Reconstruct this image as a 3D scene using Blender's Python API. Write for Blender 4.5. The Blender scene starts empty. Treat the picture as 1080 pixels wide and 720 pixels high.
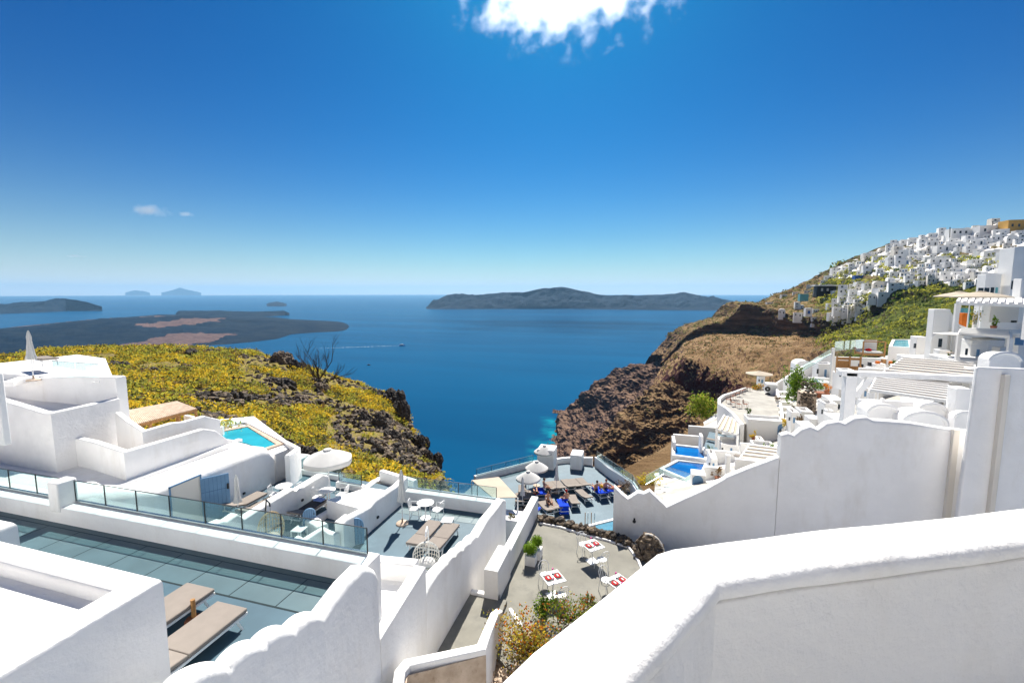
import bpy, bmesh, math, random
from mathutils import Vector, Matrix, noise
R=math.radians; PI=math.pi
sc=bpy.context.scene; col=sc.collection
random.seed(7)
# ---------------------------------------------------------------- camera
YAW=R(16); PITCH=math.atan(52/480.0); F=480.0
cam=bpy.data.cameras.new('camera'); co=bpy.data.objects.new('camera',cam); col.objects.link(co)
cam.sensor_width=36; cam.lens=16.0; cam.clip_start=0.1; cam.clip_end=200000
co.rotation_euler=(PI/2-PITCH,0,YAW); sc.camera=co
_fw=Vector((-math.sin(YAW),math.cos(YAW),0)); _rt=Vector((math.cos(YAW),math.sin(YAW),0))
def ray(u,v):
    x=(u-540)/F; y=-(v-360)/F
    f=math.cos(PITCH)+y*math.sin(PITCH); z=-math.sin(PITCH)+y*math.cos(PITCH)
    return (_rt*x+_fw*f+Vector((0,0,z)))
def P(u,v,z):
    r=ray(u,v); return r*(z/r.z)
def PX(u,v,x):
    r=ray(u,v); return r*(x/r.x)
def PY(u,v,y):
    r=ray(u,v); return r*(y/r.y)
def PD(u,v,d):
    r=ray(u,v); return r*(d/r.dot(_fw))
# ---------------------------------------------------------------- materials
MAT={}
def mat(name,color=(.8,.8,.8),rough=.7,spec=.3,metal=0,var=.12,vscale=3,bump=0,bscale=30,bdist=.02,col2=None,stain=None,trans=0,alpha=1,detail=6,coord='Object'):
    m=bpy.data.materials.new(name); m.use_nodes=True; nt=m.node_tree; N=nt.nodes; L=nt.links
    b=N['Principled BSDF']; b.inputs['Roughness'].default_value=rough; b.inputs['Specular IOR Level'].default_value=spec
    b.inputs['Metallic'].default_value=metal
    if trans: b.inputs['Transmission Weight'].default_value=trans
    b.inputs['Alpha'].default_value=alpha
    tc=N.new('ShaderNodeTexCoord')
    n=N.new('ShaderNodeTexNoise'); n.inputs['Scale'].default_value=vscale; n.inputs['Detail'].default_value=detail
    L.new(tc.outputs[coord],n.inputs['Vector'])
    cr=N.new('ShaderNodeValToRGB'); cr.color_ramp.elements[0].position=.35; cr.color_ramp.elements[1].position=.65
    c2=col2 or tuple(c*(1-var) for c in color)
    cr.color_ramp.elements[0].color=(*c2,1); cr.color_ramp.elements[1].color=(*color,1)
    L.new(n.outputs['Fac'],cr.inputs['Fac']); last=cr.outputs['Color']
    if stain:
        scol,sscale,slo,shi=stain
        n2=N.new('ShaderNodeTexNoise'); n2.inputs['Scale'].default_value=sscale; n2.inputs['Detail'].default_value=8; n2.inputs['Roughness'].default_value=.65
        mp=N.new('ShaderNodeMapping'); mp.inputs['Scale'].default_value=(1,1,.35); L.new(tc.outputs[coord],mp.inputs['Vector']); L.new(mp.outputs['Vector'],n2.inputs['Vector'])
        r2=N.new('ShaderNodeValToRGB'); r2.color_ramp.elements[0].position=slo; r2.color_ramp.elements[1].position=shi
        L.new(n2.outputs['Fac'],r2.inputs['Fac'])
        mx=N.new('ShaderNodeMixRGB'); mx.inputs['Color2'].default_value=(*scol,1); L.new(last,mx.inputs['Color1']); L.new(r2.outputs['Color'],mx.inputs['Fac']); last=mx.outputs['Color']
    L.new(last,b.inputs['Base Color'])
    if bump:
        bn=N.new('ShaderNodeTexNoise'); bn.inputs['Scale'].default_value=bscale; bn.inputs['Detail'].default_value=8; bn.inputs['Roughness'].default_value=.6
        L.new(tc.outputs[coord],bn.inputs['Vector'])
        bp=N.new('ShaderNodeBump'); bp.inputs['Strength'].default_value=bump; bp.inputs['Distance'].default_value=bdist
        L.new(bn.outputs['Fac'],bp.inputs['Height']); L.new(bp.outputs['Normal'],b.inputs['Normal'])
    MAT[name]=m; return m
WH=(.87,.855,.835)
mat('plaster',WH,.85,.2,var=.07,vscale=.8,bump=.7,bscale=5,bdist=.035,stain=((.68,.64,.58),.9,.52,.9))
mat('plaster_rough',(.83,.815,.80),.9,.2,var=.06,vscale=2,bump=.9,bscale=5,bdist=.05)
mat('plaster_far',(.85,.835,.805),.9,.1,var=.10,vscale=.25)
mat('plaster_cream',(.80,.74,.65),.9,.1,var=.15,vscale=.3)
mat('plaster_old',(.58,.47,.37),.9,.2,col2=(.40,.31,.23),vscale=2.5,bump=.6,bscale=9,bdist=.03,stain=((.16,.10,.05),5,.56,.74))
mat('deck_blue',(.062,.125,.165),.6,.35,var=.18,vscale=.9,bump=.15,bscale=25,bdist=.004,stain=((.10,.165,.2),.8,.55,.8))
mat('tile_teal',(.075,.135,.155),.5,.4,var=.16,vscale=1.2)
mat('blue_joint',(.06,.13,.24),.8)
mat('joint',(.02,.035,.04),.9)
mat('paving_pale',(.42,.40,.36),.85,.2,var=.25,vscale=.6)
mat('concrete',(.245,.235,.20),.85,.2,var=.18,vscale=1.1,bump=.3,bscale=20,bdist=.006,stain=((.17,.165,.145),1.7,.52,.75))
mat('blue_door',(.13,.26,.42),.5,.4,var=.14,vscale=2)
mat('blue_far',(.03,.12,.42),.6)
mat('teal_far',(.15,.42,.45),.6)
mat('cushion',(.27,.235,.205),.9,.1,var=.08,vscale=4,bump=.2,bscale=220,bdist=.002)
mat('cushion_dark',(.075,.075,.08),.9,.1)
mat('cushion_orange',(.65,.17,.03),.9,.1)
mat('white_metal',(.78,.78,.77),.4,.5,var=.03)
mat('white_cloth',(.60,.59,.565),.9,.1,var=.05,vscale=4)
mat('cloth_cream',(.50,.43,.34),.9,.1,var=.1,vscale=1)
mat('towel_blue',(.01,.06,.62),.9,.1,var=.3,vscale=5)
mat('towel_pale',(.22,.32,.65),.9,.1)
mat('black_metal',(.015,.016,.018),.45,.5)
mat('chrome',(.5,.52,.53),.25,.5,metal=1)
mat('wood',(.42,.22,.08),.7,.3,col2=(.25,.12,.04),vscale=12)
mat('wood_pale',(.58,.46,.36),.8,.2,col2=(.42,.32,.24),vscale=6)
mat('rattan',(.55,.40,.20),.7,.2,var=.3,vscale=30)
mat('rattan_white',(.72,.70,.64),.7,.2,var=.2,vscale=30)
mat('red',(.40,.008,.01),.7,.1)
mat('dark',(.02,.02,.022),.6)
mat('window',(.03,.04,.05),.2,.5,var=.3,vscale=.3)
mat('stone',(.26,.20,.14),.9,.2,col2=(.08,.06,.045),vscale=5,bump=1,bscale=12,bdist=.05)
mat('stone_dark',(.10,.085,.07),.9,.2,col2=(.035,.03,.027),vscale=3,bump=1,bscale=8,bdist=.06)
mat('leaf',(.10,.17,.015),.6,.2,col2=(.035,.08,.008),vscale=4)
mat('leaf_bright',(.22,.34,.02),.6,.2,col2=(.09,.18,.01),vscale=4)
mat('leaf_yellow',(.80,.55,.045),.7,.2,col2=(.50,.37,.03),vscale=2)
mat('leaf_lime',(.52,.48,.07),.7,.2,col2=(.25,.27,.04),vscale=2)
mat('leaf_olive',(.15,.155,.04),.7,.2,col2=(.06,.07,.018),vscale=2)
mat('leaf_dry',(.26,.16,.06),.8,.2,col2=(.12,.07,.03),vscale=2)
mat('flower_orange',(.70,.25,.02),.7)
mat('bark',(.09,.06,.045),.9,.1,var=.3,vscale=10)
mat('skin',(.50,.26,.15),.55,.3,var=.1,vscale=8)
mat('hair',(.03,.018,.01),.6)
mat('pool_light',(.03,.36,.42),.08,.5,var=.2,vscale=1.2,bump=.2,bscale=5,bdist=.02)
mat('pool_deep',(.005,.15,.42),.08,.5,col2=(.005,.07,.26),vscale=.35,bump=.2,bscale=4,bdist=.02)
mat('terracotta',(.27,.10,.05),.8)
mat('ochre',(.62,.36,.10),.9,.1)
for k_ in ('leaf','leaf_bright','leaf_yellow','leaf_lime','leaf_olive','leaf_dry','flower_orange'):
    nt=MAT[k_].node_tree; b=nt.nodes['Principled BSDF']; tr=nt.nodes.new('ShaderNodeBsdfTranslucent'); mx=nt.nodes.new('ShaderNodeMixShader'); mx.inputs[0].default_value=.45
    src=b.inputs['Base Color'].links[0].from_socket; nt.links.new(src,tr.inputs[0]); nt.links.new(b.outputs[0],mx.inputs[1]); nt.links.new(tr.outputs[0],mx.inputs[2]); nt.links.new(mx.outputs[0],nt.nodes['Material Output'].inputs[0])
def glassmat():
    m=bpy.data.materials.new('glass'); m.use_nodes=True; nt=m.node_tree; N=nt.nodes; L=nt.links
    o=N['Material Output']; N.remove(N['Principled BSDF'])
    t=N.new('ShaderNodeBsdfTransparent'); t.inputs[0].default_value=(.84,.93,.925,1)
    g=N.new('ShaderNodeBsdfGlossy'); g.inputs['Roughness'].default_value=.02; g.inputs[0].default_value=(.9,1,1,1)
    lw=N.new('ShaderNodeLayerWeight'); fr=N.new('ShaderNodeMapRange'); fr.inputs[1].default_value=.3; fr.inputs[2].default_value=1; fr.inputs[3].default_value=.03; fr.inputs[4].default_value=.45; L.new(lw.outputs['Facing'],fr.inputs[0])
    d=N.new('ShaderNodeBsdfDiffuse'); d.inputs[0].default_value=(.45,.62,.64,1)
    m1=N.new('ShaderNodeMixShader'); m1.inputs[0].default_value=.07; L.new(t.outputs[0],m1.inputs[1]); L.new(d.outputs[0],m1.inputs[2])
    m2=N.new('ShaderNodeMixShader'); L.new(fr.outputs[0],m2.inputs[0]); L.new(m1.outputs[0],m2.inputs[1]); L.new(g.outputs[0],m2.inputs[2])
    L.new(m2.outputs[0],o.inputs['Surface']); MAT['glass']=m
glassmat()
# ---------------------------------------------------------------- mesh helper
class MB:
    def __init__(s): s.v=[]; s.f=[]; s.m=[]; s.cols=None
    def add(s,vs,fs,mi=0):
        o=len(s.v); s.v+= [tuple(p) for p in vs]; s.f+=[tuple(i+o for i in f) for f in fs]; s.m+=[mi]*len(fs); return s
    def box(s,x0,x1,y0,y1,z0,z1,mi=0):
        vs=[(x,y,z) for z in (z0,z1) for y in (y0,y1) for x in (x0,x1)]
        return s.add(vs,[(0,2,3,1),(4,5,7,6),(0,1,5,4),(2,6,7,3),(0,4,6,2),(1,3,7,5)],mi)
    def obox(s,c,ax,ay,az,mi=0):
        c=Vector(c);ax=Vector(ax)/2;ay=Vector(ay)/2;az=Vector(az)/2
        vs=[c+a*ax+b*ay+d*az for d in(-1,1) for b in(-1,1) for a in(-1,1)]
        return s.add(vs,[(0,2,3,1),(4,5,7,6),(0,1,5,4),(2,6,7,3),(0,4,6,2),(1,3,7,5)],mi)
    def bar(s,a,b,w,h=None,mi=0,up=(0,0,1)):
        a=Vector(a);b=Vector(b);d=(b-a); h=h or w
        if d.length<1e-6: return s
        dn=d.normalized(); u=Vector(up)
        if abs(dn.dot(u))>.98: u=Vector((1,0,0))
        sx=dn.cross(u).normalized(); sz=sx.cross(dn)
        return s.obox((a+b)/2,sx*w,d,sz*h,mi)
    def prism(s,pts,z0,z1,mi=0):
        n=len(pts); A=sum(pts[i][0]*pts[(i+1)%n][1]-pts[(i+1)%n][0]*pts[i][1] for i in range(n))
        if A<0: pts=pts[::-1]
        vs=[(p[0],p[1],z0) for p in pts]+[(p[0],p[1],z1 if len(p)<3 else p[2]) for p in pts]
        fs=[tuple(range(n))[::-1],tuple(range(n,2*n))]+[(i,(i+1)%n,(i+1)%n+n,i+n) for i in range(n)]
        return s.add(vs,fs,mi)
    def tube(s,pts,r,n=8,mi=0,cap=True):
        pts=[Vector(p) for p in pts]; rs=r if isinstance(r,(list,tuple)) else [r]*len(pts)
        o=len(s.v); pu=None
        for i,p in enumerate(pts):
            d=(pts[min(i+1,len(pts)-1)]-pts[max(i-1,0)]).normalized()
            u=pu if pu is not None else (Vector((0,0,1)) if abs(d.z)<.9 else Vector((1,0,0)))
            sx=d.cross(u); sx=sx.normalized() if sx.length>1e-5 else Vector((1,0,0)); sy=sx.cross(d).normalized(); pu=sy
            for k in range(n):
                a=2*PI*k/n; s.v.append(tuple(p+sx*math.cos(a)*rs[i]+sy*math.sin(a)*rs[i]))
        for i in range(len(pts)-1):
            for k in range(n):
                s.f.append((o+i*n+k,o+i*n+(k+1)%n,o+(i+1)*n+(k+1)%n,o+(i+1)*n+k)); s.m.append(mi)
        if cap:
            s.f.append(tuple(o+k for k in range(n))[::-1]); s.f.append(tuple(o+(len(pts)-1)*n+k for k in range(n))); s.m+=[mi,mi]
        return s
    def lathe(s,c,prof,n=16,mi=0,fn=None):
        o=len(s.v); c=Vector(c)
        for (r,z) in prof:
            for k in range(n):
                a=2*PI*k/n; rr=r*(fn(a,z) if fn else 1); s.v.append((c.x+rr*math.cos(a),c.y+rr*math.sin(a),c.z+z))
        for i in range(len(prof)-1):
            for k in range(n):
                s.f.append((o+i*n+k,o+i*n+(k+1)%n,o+(i+1)*n+(k+1)%n,o+(i+1)*n+k)); s.m.append(mi)
        s.f.append(tuple(o+k for k in range(n))[::-1]); s.f.append(tuple(o+(len(prof)-1)*n+k for k in range(n))); s.m+=[mi,mi]
        return s
    def ball(s,c,r,mi=0,sub=2,jit=0,seed=0):
        bm=bmesh.new(); bmesh.ops.create_icosphere(bm,subdivisions=sub,radius=1)
        r=Vector(r) if not isinstance(r,(int,float)) else Vector((r,r,r)); c=Vector(c)
        vs=[]
        for v in bm.verts:
            k=1+(jit*noise.noise(v.co*1.7+Vector((seed*3.1,seed,0))) if jit else 0)
            vs.append(c+Vector((v.co.x*r.x,v.co.y*r.y,v.co.z*r.z))*k)
        fs=[[v.index for v in f.verts] for f in bm.faces]; bm.free()
        return s.add(vs,fs,mi)
    def leaf(s,p,size,mi=0,rnd=random):
        a=Vector((rnd.uniform(-1,1),rnd.uniform(-1,1),rnd.uniform(-.2,1))).normalized(); b=a.orthogonal().normalized()
        b.rotate(Matrix.Rotation(rnd.uniform(0,6.28),3,a)); c=a.cross(b); p=Vector(p)
        return s.add([p-b*size,p+c*size*.5,p+b*size,p-c*size*.5],[(0,1,2,3)],mi)
    def wall(s,path,th,zb,r=.08,side=1,mi=0,arc=4,closed=False):
        """swept wall: path of (x,y,top); body lies to the left (side=1) or right (-1) of the path"""
        pts=[Vector(p) for p in path]; n=len(pts); o=len(s.v); r=min(r,th/2)
        prof=[(0,None)]
        for k in range(arc+1):
            a=PI/2*k/arc; prof.append((r-r*math.cos(a),-r+r*math.sin(a)))
        for k in range(arc+1):
            a=PI/2*(1-k/arc); prof.append((th-r+r*math.cos(a),-r+r*math.sin(a)))
        prof.append((th,None)); m=len(prof)
        for i,p in enumerate(pts):
            def nrm(a,b):
                d=(b-a); d.z=0; d=d.normalized() if d.length>1e-6 else Vector((0,1,0)); return Vector((-d.y,d.x,0))*side
            if closed: n1=nrm(pts[i-1],p); n2=nrm(p,pts[(i+1)%n])
            else:
                n1=nrm(pts[i-1],p) if i>0 else nrm(p,pts[i+1]); n2=nrm(p,pts[i+1]) if i<n-1 else n1
            nn=(n1+n2); nn=nn/max(nn.dot(n1),.35) if nn.length>1e-6 else n1
            for (q,z) in prof:
                w=p+nn*q; s.v.append((w.x,w.y,(zb if not callable(zb) else zb(p)) if z is None else p.z+z))
        rng=range(n if closed else n-1)
        for i in rng:
            j=(i+1)%n
            for k in range(m-1):
                f=(o+i*m+k,o+j*m+k,o+j*m+k+1,o+i*m+k+1); s.f.append(f if side<0 else f[::-1]); s.m.append(mi)
            f=(o+i*m,o+i*m+m-1,o+j*m+m-1,o+j*m); s.f.append(f); s.m.append(mi)
        if not closed:
            s.f.append(tuple(o+k for k in range(m))); s.f.append(tuple(o+(n-1)*m+k for k in range(m))[::-1]); s.m+=[mi,mi]
        return s
    def build(s,name,mats,parent=None,smooth=35,bevel=0,seg=2,base=None,recalc=True):
        if isinstance(mats,str): mats=[mats]
        off=Vector((0,0,0)); q=parent
        while q is not None: off+=q.location; q=q.parent
        me=bpy.data.meshes.new(name)
        if parent is None:
            if base is None:
                xs=[v[0] for v in s.v]; ys=[v[1] for v in s.v]; zs=[v[2] for v in s.v]
                base=((min(xs)+max(xs))/2,(min(ys)+max(ys))/2,min(zs))
            off=Vector(base)
        me.from_pydata([(v[0]-off.x,v[1]-off.y,v[2]-off.z) for v in s.v],[],s.f)
        for m in mats: me.materials.append(MAT[m] if isinstance(m,str) else m)
        me.polygons.foreach_set('material_index',s.m)
        if recalc:
            bm=bmesh.new(); bm.from_mesh(me); bmesh.ops.recalc_face_normals(bm,faces=bm.faces); bm.to_mesh(me); bm.free()
        me.update()
        if smooth:
            me.polygons.foreach_set('use_smooth',[True]*len(me.polygons)); me.set_sharp_from_angle(angle=R(smooth))
        o=bpy.data.objects.new(name,me); col.objects.link(o)
        if parent is None: o.location=off
        else: o.parent=parent
        if bevel:
            b=o.modifiers.new('b','BEVEL'); b.width=bevel; b.segments=seg; b.limit_method='ANGLE'; b.angle_limit=R(40)
        return o
def tag(o,label=None,cat=None,group=None,kind=None):
    if label: o['label']=label
    if cat: o['category']=cat
    if group: o['group']=group
    if kind: o['kind']=kind
    return o
def empty(name,loc,rz=0):
    o=bpy.data.objects.new(name,None); col.objects.link(o); o.location=loc; o.rotation_euler=(0,0,rz); o.empty_display_size=.2; return o
def kids(o): return [c for c in bpy.data.objects if c.parent==o]
def make_kidmap():
    d={}
    for c in bpy.data.objects:
        if c.parent: d.setdefault(c.parent.name,[]).append(c)
    return d
def copy_tree(o,parent=None,km=None):
    km=km if km is not None else make_kidmap()
    c=o.copy(); col.objects.link(c); c.parent=parent
    for ch in km.get(o.name,[]): copy_tree(ch,c,km)
    return c
_proto_used={}
def place(proto,loc,rz=0,label=None,group=None,km=None,scale=None):
    """the first use moves the prototype, later ones copy it with its parts"""
    if proto.name not in _proto_used: _proto_used[proto.name]=1; o=proto
    else:
        o=copy_tree(proto,None,km)
    o.location=loc; o.rotation_euler=(0,0,rz)
    if scale: o.scale=(scale,)*3
    if label: o['label']=label
    if group: o['group']=group
    return o
# ---------------------------------------------------------------- light and sky
HZ=5.0; SUN_AZ=R(11); SUN_EL=R(48)
SUNDIR=Vector((-math.sin(SUN_AZ)*math.cos(SUN_EL),math.cos(SUN_AZ)*math.cos(SUN_EL),math.sin(SUN_EL)))
w=bpy.data.worlds.new('World'); sc.world=w; w.use_nodes=True; N=w.node_tree.nodes; L=w.node_tree.links
bg=N['Background']; sk=N.new('ShaderNodeTexSky'); sk.sky_type='NISHITA'; sk.sun_disc=False
sk.sun_elevation=SUN_EL; sk.sun_rotation=-SUN_AZ; sk.altitude=200; sk.air_density=1.0; sk.dust_density=.8; sk.ozone_density=3.0
hs=N.new('ShaderNodeHueSaturation'); hs.inputs['Saturation'].default_value=1.3; hs.inputs['Value'].default_value=.158
gm=N.new('ShaderNodeGamma'); gm.inputs[1].default_value=1.25; L.new(sk.outputs[0],gm.inputs[0]); L.new(gm.outputs[0],hs.inputs['Color']); 
mul=N.new('ShaderNodeMixRGB'); mul.blend_type='MULTIPLY'; mul.inputs[0].default_value=1; mul.inputs[2].default_value=(.05,.88,1.22,1); L.new(hs.outputs[0],mul.inputs[1])
# whitish sea air low over the horizon
tcw=N.new('ShaderNodeTexCoord'); sxw=N.new('ShaderNodeSeparateXYZ'); L.new(tcw.outputs['Generated'],sxw.inputs[0])
m1=N.new('ShaderNodeMath'); m1.operation='MULTIPLY'; m1.inputs[1].default_value=-14; ab=N.new('ShaderNodeMath'); ab.operation='ABSOLUTE'; L.new(sxw.outputs['Z'],ab.inputs[0]); L.new(ab.outputs[0],m1.inputs[0])
m2=N.new('ShaderNodeMath'); m2.operation='EXPONENT'; L.new(m1.outputs[0],m2.inputs[0]); m3=N.new('ShaderNodeMath'); m3.operation='MULTIPLY'; m3.inputs[1].default_value=.92; L.new(m2.outputs[0],m3.inputs[0])
hz=N.new('ShaderNodeMixRGB'); hz.inputs[2].default_value=(HZ*.82,HZ*.82,HZ*.82,1); L.new(m3.outputs[0],hz.inputs[0]); L.new(mul.outputs[0],hz.inputs[1]); L.new(hz.outputs[0],bg.inputs[0]); bg.inputs[1].default_value=.085
sl=bpy.data.lights.new('sun','SUN'); sl.energy=3.3; sl.angle=R(.53); sl.color=(1,.95,.87)
so=bpy.data.objects.new('sun',sl); col.objects.link(so); so.rotation_euler=(-SUNDIR).to_track_quat('-Z','Y').to_euler()
vs=sc.view_settings; vs.view_transform='Standard'; vs.look='None'; vs.gamma=1; vs.use_curve_mapping=False; vs.exposure=1.55
sc.cycles.max_bounces=10; sc.cycles.diffuse_bounces=7; sc.cycles.transparent_max_bounces=24; sc.cycles.use_denoising=True
sc.cycles.volume_bounces=0
SEA=-260.0
# ---------------------------------------------------------------- sea
def seamat():
    m=bpy.data.materials.new('sea_water'); m.use_nodes=True; nt=m.node_tree; N=nt.nodes; L=nt.links; b=N['Principled BSDF']
    tc=N.new('ShaderNodeTexCoord'); b.inputs['Roughness'].default_value=.25; b.inputs['Specular IOR Level'].default_value=.012; b.inputs['IOR'].default_value=1.33
    mp=N.new('ShaderNodeMapping'); mp.inputs['Rotation'].default_value=(0,0,R(25)); mp.inputs['Scale'].default_value=(.0004,.0022,1); L.new(tc.outputs['Object'],mp.inputs[0])
    n=N.new('ShaderNodeTexNoise'); n.inputs['Scale'].default_value=1; n.inputs['Detail'].default_value=7; n.inputs['Roughness'].default_value=.55; L.new(mp.outputs[0],n.inputs[0])
    cr=N.new('ShaderNodeValToRGB'); e=cr.color_ramp.elements; e[0].position=.3; e[0].color=(.0004,.044,.115,1); e[1].position=.7; e[1].color=(.0008,.075,.175,1)
    L.new(n.outputs['Fac'],cr.inputs[0])
    at=N.new('ShaderNodeAttribute'); at.attribute_name='shore'
    n3=N.new('ShaderNodeTexNoise'); n3.inputs['Scale'].default_value=.03; n3.inputs['Detail'].default_value=6; L.new(tc.outputs['Object'],n3.inputs[0])
    mu=N.new('ShaderNodeMath'); mu.operation='MULTIPLY'; L.new(at.outputs['Fac'],mu.inputs[0])
    mr=N.new('ShaderNodeMapRange'); mr.inputs[1].default_value=.4; mr.inputs[2].default_value=.6; L.new(n3.outputs['Fac'],mr.inputs[0]); L.new(mr.outputs[0],mu.inputs[1])
    mx=N.new('ShaderNodeMixRGB'); mx.inputs[2].default_value=(.005,.28,.33,1); L.new(mu.outputs[0],mx.inputs[0]); L.new(cr.outputs[0],mx.inputs[1]); L.new(mx.outputs[0],b.inputs['Base Color'])
    n2=N.new('ShaderNodeTexNoise'); n2.inputs['Scale'].default_value=.06; n2.inputs['Detail'].default_value=8; n2.inputs['Roughness'].default_value=.7
    mp2=N.new('ShaderNodeMapping'); mp2.inputs['Rotation'].default_value=(0,0,R(30)); mp2.inputs['Scale'].default_value=(.5,2.2,1); L.new(tc.outputs['Object'],mp2.inputs[0]); L.new(mp2.outputs[0],n2.inputs[0])
    bp=N.new('ShaderNodeBump'); bp.inputs['Strength'].default_value=.5; bp.inputs['Distance'].default_value=1.0; L.new(n2.outputs['Fac'],bp.inputs['Height']); L.new(bp.outputs[0],b.inputs['Normal'])
    MAT['sea_water']=m
seamat()
SHOREPTS=[PD(556,500,0).xy]*0
def make_sea():
    # rings growing with distance so the shore stays finely divided
    mb=MB(); rs=[0,60,120,200,300]; r=300
    while r<44000: r*=1.045; rs.append(r)
    nseg=200
    for r in rs:
        for k in range(nseg):
            a=2*PI*k/nseg; mb.v.append((r*math.cos(a),r*math.sin(a),SEA))
    for i in range(len(rs)-1):
        for k in range(nseg):
            mb.f.append((i*nseg+k,(i+1)*nseg+k,(i+1)*nseg+(k+1)%nseg,i*nseg+(k+1)%nseg)); mb.m.append(0)
    o=mb.build('sea','sea_water',base=(0,0,SEA),recalc=False,smooth=0); tag(o,kind='structure')
    at=o.data.attributes.new('shore','FLOAT','POINT')
    segs=[(PD(548,505,1).xy*0+P(552,502,SEA).xy,P(568,484,SEA).xy),(P(568,484,SEA).xy,P(584,452,SEA).xy)]
    seg2=[(P(584,452,SEA).xy,P(583,443,SEA).xy),(P(200,368,SEA).xy,P(235,364,SEA).xy)]
    def ds(p,a,b):
        ab=b-a; t=max(0,min(1,(p-a).dot(ab)/max(ab.length_squared,1e-6))); return (p-(a+ab*t)).length
    for i,v in enumerate(o.data.vertices):
        p=Vector((v.co.x,v.co.y)); 
        if p.length>3000: continue
        d=min([ds(p,a,b) for a,b in segs]+[ds(p,a,b)*1.0 for a,b in seg2])
        at.data[i].value=max(0,.75-d/30)
make_sea()
# ---------------------------------------------------------------- land material (cover by slope, noise and a vegetation attribute)
def landmat(name,rock1,rock2,soil1,soil2,veg1,veg2,s=1.0,cut=.72,bump=1.0,red=None):
    m=bpy.data.materials.new(name); m.use_nodes=True; nt=m.node_tree; N=nt.nodes; L=nt.links; b=N['Principled BSDF']; b.inputs['Roughness'].default_value=.95; b.inputs['Specular IOR Level'].default_value=.05
    tc=N.new('ShaderNodeTexCoord')
    def nz(scale,det=8,rough=.6,mpz=None):
        n=N.new('ShaderNodeTexNoise'); n.inputs['Scale'].default_value=scale*s; n.inputs['Detail'].default_value=det; n.inputs['Roughness'].default_value=rough
        if mpz:
            mp=N.new('ShaderNodeMapping'); mp.inputs['Scale'].default_value=mpz; L.new(tc.outputs['Object'],mp.inputs[0]); L.new(mp.outputs[0],n.inputs[0])
        else: L.new(tc.outputs['Object'],n.inputs[0])
        return n.outputs['Fac']
    def ramp(f,a,ca,bb,cb):
        r=N.new('ShaderNodeValToRGB'); r.color_ramp.elements[0].position=a; r.color_ramp.elements[0].color=(*ca,1); r.color_ramp.elements[1].position=bb; r.color_ramp.elements[1].color=(*cb,1); L.new(f,r.inputs[0]); return r.outputs[0]
    def mix(f,a,c):
        x=N.new('ShaderNodeMixRGB'); L.new(f,x.inputs[0]); L.new(a,x.inputs[1]); L.new(c,x.inputs[2]); return x.outputs[0]
    def mth(op,a,bv):
        x=N.new('ShaderNodeMath'); x.operation=op; x.use_clamp=False
        for i,q in enumerate((a,bv)):
            if isinstance(q,(int,float)): x.inputs[i].default_value=q
            else: L.new(q,x.inputs[i])
        return x.outputs[0]
    rock=ramp(nz(1,8,.65,(.45,.45,4.5)),.35,rock1,.65,rock2)
    soil=ramp(nz(.8),.4,soil1,.62,soil2)
    veg=ramp(nz(2.2,6,.6),.4,veg1,.62,veg2)
    wv=N.new('ShaderNodeTexWave'); wv.bands_direction='Z'; wv.inputs['Scale'].default_value=.55*s; wv.inputs['Distortion'].default_value=5; wv.inputs['Detail'].default_value=5; wv.inputs['Detail Scale'].default_value=.6; L.new(tc.outputs['Object'],wv.inputs[0])
    band=ramp(wv.outputs['Fac'],.25,(.42,.36,.36),.75,(1,1,1)); mb_=N.new('ShaderNodeMixRGB'); mb_.blend_type='MULTIPLY'; mb_.inputs[0].default_value=.5; L.new(rock,mb_.inputs[1]); L.new(band,mb_.inputs[2]); rock=mb_.outputs[0]
    if red:
        at2=N.new('ShaderNodeAttribute'); at2.attribute_name='red'; rr=N.new('ShaderNodeRGB'); rr.outputs[0].default_value=(*red,1)
        rock=mix(at2.outputs['Fac'],rock,rr.outputs[0])
    geo=N.new('ShaderNodeNewGeometry'); sx=N.new('ShaderNodeSeparateXYZ'); L.new(geo.outputs['Normal'],sx.inputs[0])
    sl=mth('ADD',sx.outputs['Z'],mth('MULTIPLY',mth('SUBTRACT',nz(1.5),.5),.9))
    mr=N.new('ShaderNodeMapRange'); mr.inputs[1].default_value=cut-.06; mr.inputs[2].default_value=cut+.06; L.new(sl,mr.inputs[0])
    at=N.new('ShaderNodeAttribute'); at.attribute_name='veg'
    va=mth('ADD',mth('MULTIPLY',at.outputs['Fac'],1.0),mth('MULTIPLY',mth('SUBTRACT',nz(3.0,8,.7),.5),2.4))
    mv=N.new('ShaderNodeMapRange'); mv.inputs[1].default_value=.45; mv.inputs[2].default_value=.6; L.new(va,mv.inputs[0])
    flat=mix(mv.outputs[0],soil,veg)
    c=mix(mr.outputs[0],rock,flat); L.new(c,b.inputs['Base Color'])
    bp=N.new('ShaderNodeBump'); bp.inputs['Strength'].default_value=1; bp.inputs['Distance'].default_value=bump; L.new(nz(3,10,.72),bp.inputs['Height']); L.new(bp.outputs[0],b.inputs['Normal'])
    MAT[name]=m
landmat('land_near',(.030,.025,.022),(.17,.13,.10),(.30,.22,.12),(.20,.14,.08),(.15,.14,.03),(.34,.28,.05),s=.9,cut=.66,bump=.35)
landmat('land_far',(.075,.045,.035),(.27,.165,.10),(.25,.15,.07),(.40,.26,.135),(.10,.10,.028),(.18,.17,.045),s=.05,cut=.62,bump=6,red=(.085,.03,.03))
landmat('land_rib',(.055,.036,.040),(.19,.12,.095),(.20,.125,.09),(.30,.19,.125),(.10,.10,.028),(.16,.15,.045),s=.05,cut=.80,bump=6,red=(.085,.03,.03))
landmat('land_green',(.03,.025,.022),(.14,.11,.08),(.16,.11,.055),(.24,.17,.09),(.065,.09,.018),(.17,.19,.035),s=.08,cut=.50,bump=4)
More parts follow.
